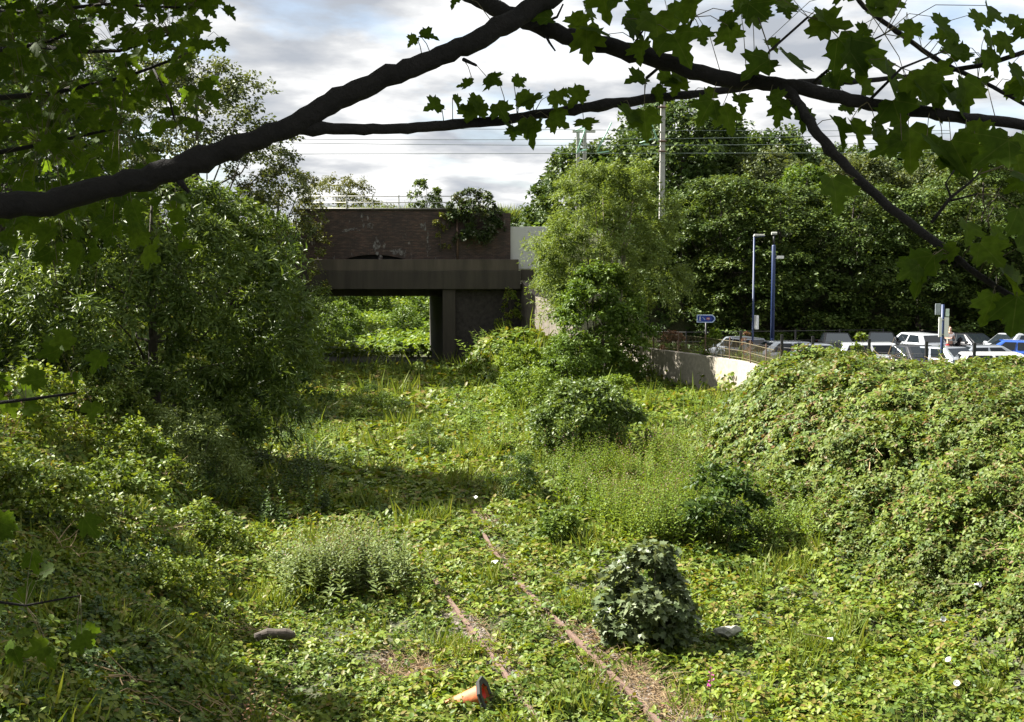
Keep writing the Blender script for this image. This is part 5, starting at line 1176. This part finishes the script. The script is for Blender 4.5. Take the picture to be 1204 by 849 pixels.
# ferns of the left bank, pink foxglove in front
o = empty('foxglove', tuple(G(833, 838, .0)), 0, 'single pink flower spike low at the bottom right of the bare strip', 'flower')
mb = MB(); mb.tube([(0, 0, 0), (.02, 0, .3), (.02, .01, .62)], [.008, .006, .003], 6); mb.build('stem', M['stem'], o)
gg = np.random.default_rng(2); n = 34; p = np.stack([.02 + gg.normal(size=n) * .025, gg.normal(size=n) * .025, gg.uniform(.36, .62, n)], 1)
link('petals', leaf_mesh('petals', [(p, gg.normal(size=(n, 3)), gg.normal(size=(n, 3)), np.full(n, .034), T_KITE, gg.uniform(0, 1, n), 0)], [plain('pink_petal', (.6, .08, .38), .6)]), o)
# ------------------------------------------------------------------ overhanging sycamore in front
sy = empty('sycamore_tree', (-5.6, 2.2, 4.0), 0, 'dark sycamore boughs with lobed leaves hanging across the top of the view', 'tree')
so_ = np.array(sy.location)
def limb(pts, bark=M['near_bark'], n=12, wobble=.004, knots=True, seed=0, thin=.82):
    """pts: (px, py, depth, width in pixels)"""
    g = np.random.default_rng(seed); C = [P(a, b, d) for a, b, d, w in pts]; Rr = [w * d / F / 2 for a, b, d, w in pts]
    Rr = [r * thin for r in Rr]
    C = np.array(C); s = np.concatenate([[0], np.cumsum(np.linalg.norm(np.diff(C, axis=0), axis=1))]); m_ = max(12, int(s[-1] / .03)); t = np.linspace(0, s[-1], m_)
    Q = np.stack([np.interp(t, s, C[:, k]) for k in range(3)], 1); rr = np.interp(t, s, Rr)
    for _ in range(2): Q[1:-1] = (Q[:-2] + 2 * Q[1:-1] + Q[2:]) / 4
    Q[1:-1] += g.normal(size=(m_ - 2, 3)) * wobble * (rr[1:-1] / .04)[:, None]
    rr = rr * (1 + .03 * g.normal(size=m_)); 
    if knots:
        for _ in range(m_ // 16): rr[g.integers(1, m_ - 1)] *= g.uniform(1.15, 1.35)
    mb = MB(); mb.tube([q - so_ for q in Q], rr, n); return mb.build('limb', bark, sy, smooth=True), Q
A, QA = limb([(-1500, 420, 5.2, 36), (-700, 330, 4.3, 40), (-250, 268, 3.8, 40), (0, 240, 3.6, 38), (60, 238, 3.6, 36), (140, 217, 3.6, 33), (205, 199, 3.6, 36), (260, 178, 3.62, 31), (335, 152, 3.65, 30), (395, 118, 3.7, 32), (470, 84, 3.75, 30), (540, 57, 3.8, 28), (600, 26, 3.85, 30), (650, -6, 3.9, 27), (740, -60, 4.0, 22), (820, -120, 4.1, 14)], seed=1)
B, QB = limb([(-900, -900, 5.6, 40), (-200, -420, 5.0, 36), (300, -150, 4.5, 32), (540, -14, 4.1, 26), (590, 12, 4.05, 28), (640, 34, 4.0, 28), (700, 51, 3.95, 27), (770, 68, 3.9, 27), (850, 94, 3.85, 26), (930, 101, 3.8, 23), (1000, 118, 3.75, 21), (1100, 134, 3.7, 19), (1204, 147, 3.7, 17), (1330, 160, 3.7, 13)], seed=2, thin=.74)
Cc, QC = limb([(335, 152, 3.65, 22), (362, 149, 3.68, 20), (390, 151, 3.7, 17), (450, 153, 3.75, 15), (520, 148, 3.85, 15), (600, 140, 3.9, 14), (680, 128, 4.0, 14), (760, 116, 4.1, 14), (830, 109, 4.2, 11), (900, 100, 4.3, 10), (960, 96, 4.35, 10), (1010, 96, 4.4, 8), (1080, 88, 4.5, 5)], seed=3, n=10)
D, QD = limb([(915, 99, 3.81, 20), (932, 112, 3.79, 18), (956, 152, 3.7, 15), (1000, 202, 3.6, 14), (1050, 248, 3.5, 13), (1100, 284, 3.4, 12), (1140, 316, 3.35, 10), (1190, 350, 3.3, 8), (1230, 370, 3.3, 6)], seed=4, n=10, thin=.8)
Ee, QE = limb([(990, -30, 4.6, 7), (1015, 8, 4.5, 7), (1070, 48, 4.5, 7), (1110, 76, 4.4, 7), (1150, 93, 4.4, 6), (1215, 128, 4.3, 5)], seed=5, n=8)
TW = []
for q, t in enumerate(([(1110, 84, 4.4, 6), (1160, 76, 4.3, 6), (1215, 58, 4.2, 6)], [(1150, 93, 4.4, 4), (1180, 110, 4.35, 4), (1215, 112, 4.3, 3)], [(1095, 262, 3.4, 4), (1118, 232, 3.4, 4), (1140, 215, 3.4, 3), (1150, 205, 3.4, 2)], [(1118, 232, 3.4, 3), (1112, 215, 3.4, 2), (1122, 200, 3.4, 2)], [(1118, 236, 3.4, 3), (1150, 228, 3.35, 2)],
                       [(755, 66, 3.9, 4), (748, 48, 3.85, 3), (760, 30, 3.8, 2)], [(760, 92, 4.0, 4), (800, 58, 3.9, 3), (815, 20, 3.8, 3), (812, -15, 3.8, 2)], [(625, 32, 4.0, 5), (655, 20, 3.9, 3), (662, 5, 3.85, 2)], [(640, 38, 4.0, 4), (646, 50, 3.95, 3), (653, 60, 3.95, 2)], [(693, 55, 3.95, 5), (693, 67, 3.9, 3)],
                       [(545, 70, 3.8, 5), (560, 77, 3.75, 3)], [(955, 98, 4.2, 4), (1000, 60, 4.1, 3), (1040, 40, 4.0, 2)], [(880, 98, 3.8, 4), (905, 60, 3.8, 3), (950, 20, 3.8, 3)], [(1020, 120, 3.7, 4), (1060, 80, 3.7, 3), (1110, 60, 3.7, 2)],
                       [(-40, 60, 6.5, 8), (20, 58, 6.4, 7), (60, 48, 6.4, 5), (95, 33, 6.3, 3)], [(45, 54, 6.4, 6), (85, 61, 6.3, 5), (140, 60, 6.2, 4), (200, 40, 6.1, 3)], [(-40, 10, 6.8, 6), (40, 15, 6.6, 5), (120, 5, 6.4, 4), (230, 10, 6.2, 3)], [(-60, 120, 6.5, 8), (60, 110, 6.4, 6), (150, 90, 6.3, 4), (225, 62, 6.2, 3)],
                       [(-60, 190, 6.0, 7), (50, 170, 6.0, 5), (140, 150, 6.0, 3)], [(180, 80, 6.3, 3), (200, 120, 6.2, 3), (207, 150, 6.2, 2)], [(200, 198, 3.6, 12), (212, 214, 3.6, 9), (222, 226, 3.6, 4)], [(-60, 480, 5.6, 5), (30, 470, 5.6, 4), (90, 462, 5.6, 3)], [(-60, 700, 5.6, 4), (30, 712, 5.6, 3), (95, 700, 5.6, 2)])):
    mb = MB(); C_ = [P(a, b, d) - so_ for a, b, d, w in t]
    mb.tube(C_, [w * d / F / 2 for a, b, d, w in t], 7); mb.build('twig', M['near_bark'], sy, smooth=True); TW.append(np.array([P(a, b, d) for a, b, d, w in t]))
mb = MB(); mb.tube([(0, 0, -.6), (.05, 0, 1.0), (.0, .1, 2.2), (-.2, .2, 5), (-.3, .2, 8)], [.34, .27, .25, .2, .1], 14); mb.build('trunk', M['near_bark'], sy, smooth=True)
mb = MB(); mb.tube([P(-1500, 420, 5.2) - so_, (.0, .05, 1.2)], [.07, .12], 10); mb.tube([P(-900, -900, 5.6) - so_, (-.2, .2, 5.2)], [.08, .13], 10); mb.build('limb', M['near_bark'], sy, smooth=True)

g = np.random.default_rng(9)
# leaves, read off the photograph one by one: px, py, depth, size in pixels, hang direction in degrees (0 = down, + = to the right)
LV = [(648, 22, 3.9, 44, -60), (690, 30, 3.85, 52, 10), (716, 40, 3.8, 58, -40), (735, 22, 3.8, 44, 70), (770, 18, 3.8, 58, 10), (792, 40, 3.75, 60, 35), (757, 48, 3.8, 40, -20), (822, 32, 3.8, 34, 5), (856, 30, 3.8, 42, 20), (818, -4, 3.8, 40, 0), (880, 4, 3.8, 44, 40), (862, 14, 3.8, 34, -30),
      (905, 70, 3.75, 52, -50), (925, 62, 3.75, 58, 10), (952, 30, 3.8, 62, 60), (965, 12, 3.8, 50, 0), (985, 44, 3.8, 66, 20), (1008, 48, 3.8, 60, -20), (1022, 70, 3.75, 58, 30), (1045, 78, 3.7, 66, -10), (1066, 90, 3.7, 58, 40), (1082, 96, 3.7, 62, 0), (1112, 100, 3.7, 58, -30), (1132, 92, 3.7, 54, 30), (1050, 118, 3.7, 58, 10),
      (1068, 150, 3.65, 66, -20), (1090, 160, 3.6, 68, 10), (1118, 165, 3.6, 62, 30), (1060, 165, 3.6, 50, -50), (1000, 142, 3.7, 46, -10), (978, 140, 3.7, 46, 20), (1110, 185, 3.6, 56, 0), (1150, 172, 3.6, 50, 20), (1190, 160, 3.5, 62, 0), (1030, 145, 3.7, 52, 0), (1135, 150, 3.65, 48, 40),
      (838, 118, 3.8, 40, -10), (850, 124, 3.8, 44, 10), (868, 112, 3.8, 30, 30), (742, 128, 3.95, 40, -30), (757, 130, 3.95, 44, 20), (978, 210, 3.5, 56, -5), (1098, 300, 3.3, 66, 0), (1080, 312, 3.3, 40, -60), (1160, 58, 4.2, 42, 30), (1140, 62, 4.2, 36, -40), (1172, 40, 4.2, 40, 60), (1125, 55, 4.2, 36, -70), (1185, 20, 4.2, 34, 40), (1190, 75, 4.2, 38, 30), (1202, 96, 4.2, 38, 10),
      (1186, 165, 3.4, 66, -20), (1196, 292, 3.2, 74, 10), (1165, 300, 3.3, 56, -30), (1180, 322, 3.25, 66, 20), (1196, 348, 3.2, 66, 0), (1136, 262, 3.35, 46, -20), (1152, 285, 3.3, 56, 20), (1168, 345, 3.25, 52, -20), (1200, 380, 3.2, 50, 20), (1198, 245, 3.3, 60, 10), (1125, 290, 3.35, 36, -40), (1203, 205, 3.4, 48, -10),
      (518, 122, 3.85, 28, -60), (532, 115, 3.85, 24, -30), (548, 124, 3.85, 28, 10), (560, 112, 3.85, 30, -20), (566, 122, 3.85, 40, 10), (584, 122, 3.85, 34, 35), (556, 96, 3.85, 26, -80), (572, 90, 3.85, 30, 60), (588, 100, 3.85, 26, -120), (604, 98, 3.85, 22, 100), (612, 108, 3.85, 28, 20), (628, 112, 3.85, 34, 30), (646, 112, 3.85, 28, 70), (663, 128, 3.9, 26, -40),
      (620, 140, 3.85, 30, 10), (632, 142, 3.85, 40, 5), (645, 138, 3.85, 34, 60), (596, 145, 3.85, 26, -20), (604, 150, 3.85, 24, 20), (688, 106, 3.95, 34, -30), (672, 118, 4.0, 16, 0), (660, 108, 3.9, 16, 80), (686, 140, 4.0, 34, 0), (776, 96, 4.1, 34, 70), (758, 92, 4.1, 34, -60), (770, 102, 4.1, 28, 20), (800, 92, 4.1, 34, -30), (790, 88, 4.1, 28, 80), (830, 104, 4.1, 28, 20), (494, 42, 3.75, 26, 70), (490, 44, 3.75, 18, -60), (540, -6, 3.9, 22, -20),
      (940, 128, 3.75, 34, 10), (920, 118, 3.75, 38, -30), (905, 112, 3.75, 30, 40), (1200, 30, 4.1, 36, 0), (1045, -6, 4.3, 40, 10), (1078, 40, 4.4, 30, -20), (1100, 100, 4.2, 44, 10), (1010, 92, 4.2, 44, -20), (990, 82, 4.2, 40, 20), (970, 88, 4.2, 36, 0)]
def put(px, py, d, s, hang, sets, tilt=.75):
    base = P(px, py, d); sz = s * d / F
    a = R(hang) + g.normal() * .25; dn = RT * math.sin(a) - UP * math.cos(a)
    t = dn + FW * g.normal() * .35; nr = -FW * g.uniform(.35, 1.0) + np.array([0, 0, 1.0]) * g.uniform(.2, tilt) + RT * g.normal() * .45
    sets.append((base - dn * .0, nr, t, sz)); return base
sets = []; pet = MB(); allq = np.concatenate([QA, QB, QC, QD, QE] + TW)
def petiole(b):
    i = int(np.argmin(np.sum((allq - b) ** 2, 1))); q = allq[i]; L_ = np.linalg.norm(q - b)
    if L_ > .45: q = b + (q - b) / L_ * .16
    mid = (q + b) / 2 + np.array([0, 0, .15 * np.linalg.norm(q - b)])
    pet.tube([q - so_, mid - so_, b - so_], [.0017, .0013, .0011], 4, cap=False)
for a in LV: petiole(put(a[0], a[1], a[2], a[3] * (.8 if a[0] > 1080 and a[1] > 150 else .84), a[4], sets))
# fill: the leafy upper left, a fringe under the thick limb, dim leaves at the left edge, thickening at the right
def fill(n, fx, fy, d0, d1, s0, s1, acc):
    k = 0
    for _ in range(n * 6):
        px = g.uniform(*fx); py = g.uniform(*fy)
        if g.uniform() > acc(px, py): continue
        d = g.uniform(d0, d1); petiole(put(px, py, d, g.uniform(s0, s1) * 6.3 / d, g.uniform(-70, 70), sets)); k += 1
        if k >= n: break
def ul(px, py):                       # photograph: solid at the left, a ragged edge at 270, thin below 220
    e = 285 - .18 * max(py, 0) - 60 * (py > 150) + 22 * math.sin(py * .07) + 14 * math.sin(py * .19)
    gap = (100 < px < 140 and 20 < py < 85) or (150 < px < 200 and 60 < py < 72) or (250 < px < 300 and py > 12)
    return (.85 if not gap else .05) * float(np.clip((e - px) / 70, 0, 1)) * (1 if py < 180 else max(.15, 1 - (py - 180) / 110))
fill(820, (-60, 285), (-60, 300), 5.4, 7.4, 13, 24, ul)
fill(38, (30, 215), (225, 300), 5.2, 6.5, 16, 27, lambda a, b: .6)
fill(22, (-30, 130), (395, 480), 5.0, 6.6, 16, 26, lambda a, b: .8 * (1 - a / 160))
fill(26, (-30, 110), (600, 770), 5.0, 6.4, 16, 26, lambda a, b: .8 * (1 - a / 140))
fill(26, (890, 1204), (-40, 125), 3.9, 4.9, 15, 24, lambda a, b: .7 if (a > 960 or b < 20) else .4)
fill(18, (640, 900), (-40, 20), 3.8, 4.4, 17, 26, lambda a, b: .7)
fill(6, (1150, 1230), (150, 390), 3.4, 3.9, 15, 20, lambda a, b: .7 if a > 1165 else .25)
pos = np.array([s[0] for s in sets]) - so_; nr = np.array([s[1] for s in sets]); tn = np.array([s[2] for s in sets]); szs = np.array([s[3] for s in sets])
kind = g.integers(0, 5, len(pos)); vr = g.uniform(0, 1, len(pos))
link('leaves', leaf_mesh('leaves', [(pos[kind == k], nr[kind == k], tn[kind == k], szs[kind == k], T_PALMS[k], vr[kind == k], 0) for k in range(5)], [L['sycamore']], np.concatenate([np.tile(T_PALMS[k][0], (int((kind == k).sum()), 1)) for k in range(5)])), sy)
pet.build('leaf_stalks', M['stem'], sy)
# the rest of the crown, above and to the left of the view: it keeps the sun off these boughs
c = []; 
for _ in range(640):
    p = np.array([g.uniform(-11.5, 1.5), g.uniform(.5, 8.0), g.uniform(8.6, 13.5)])
    lim = CAM[2] + (p[1] + .6) * .245 + .9
    if p[2] > lim or p[0] < -.62 * p[1] - 1.5: c.append(p)
c = np.array(c); r = g.uniform(.6, 1.0, len(c))
pos, nrm, tan, size, v = twigs_leaves(g, c, r, 7, 8, .19, .5, None, .1, .25, .9)
link('crown', leaf_mesh('crown', [(pos - so_, nrm, tan, size, T_PALM_LOW, v, 0)], [L['sycamore']], np.tile(T_PALM_LOW[0], (len(pos), 1))), sy)
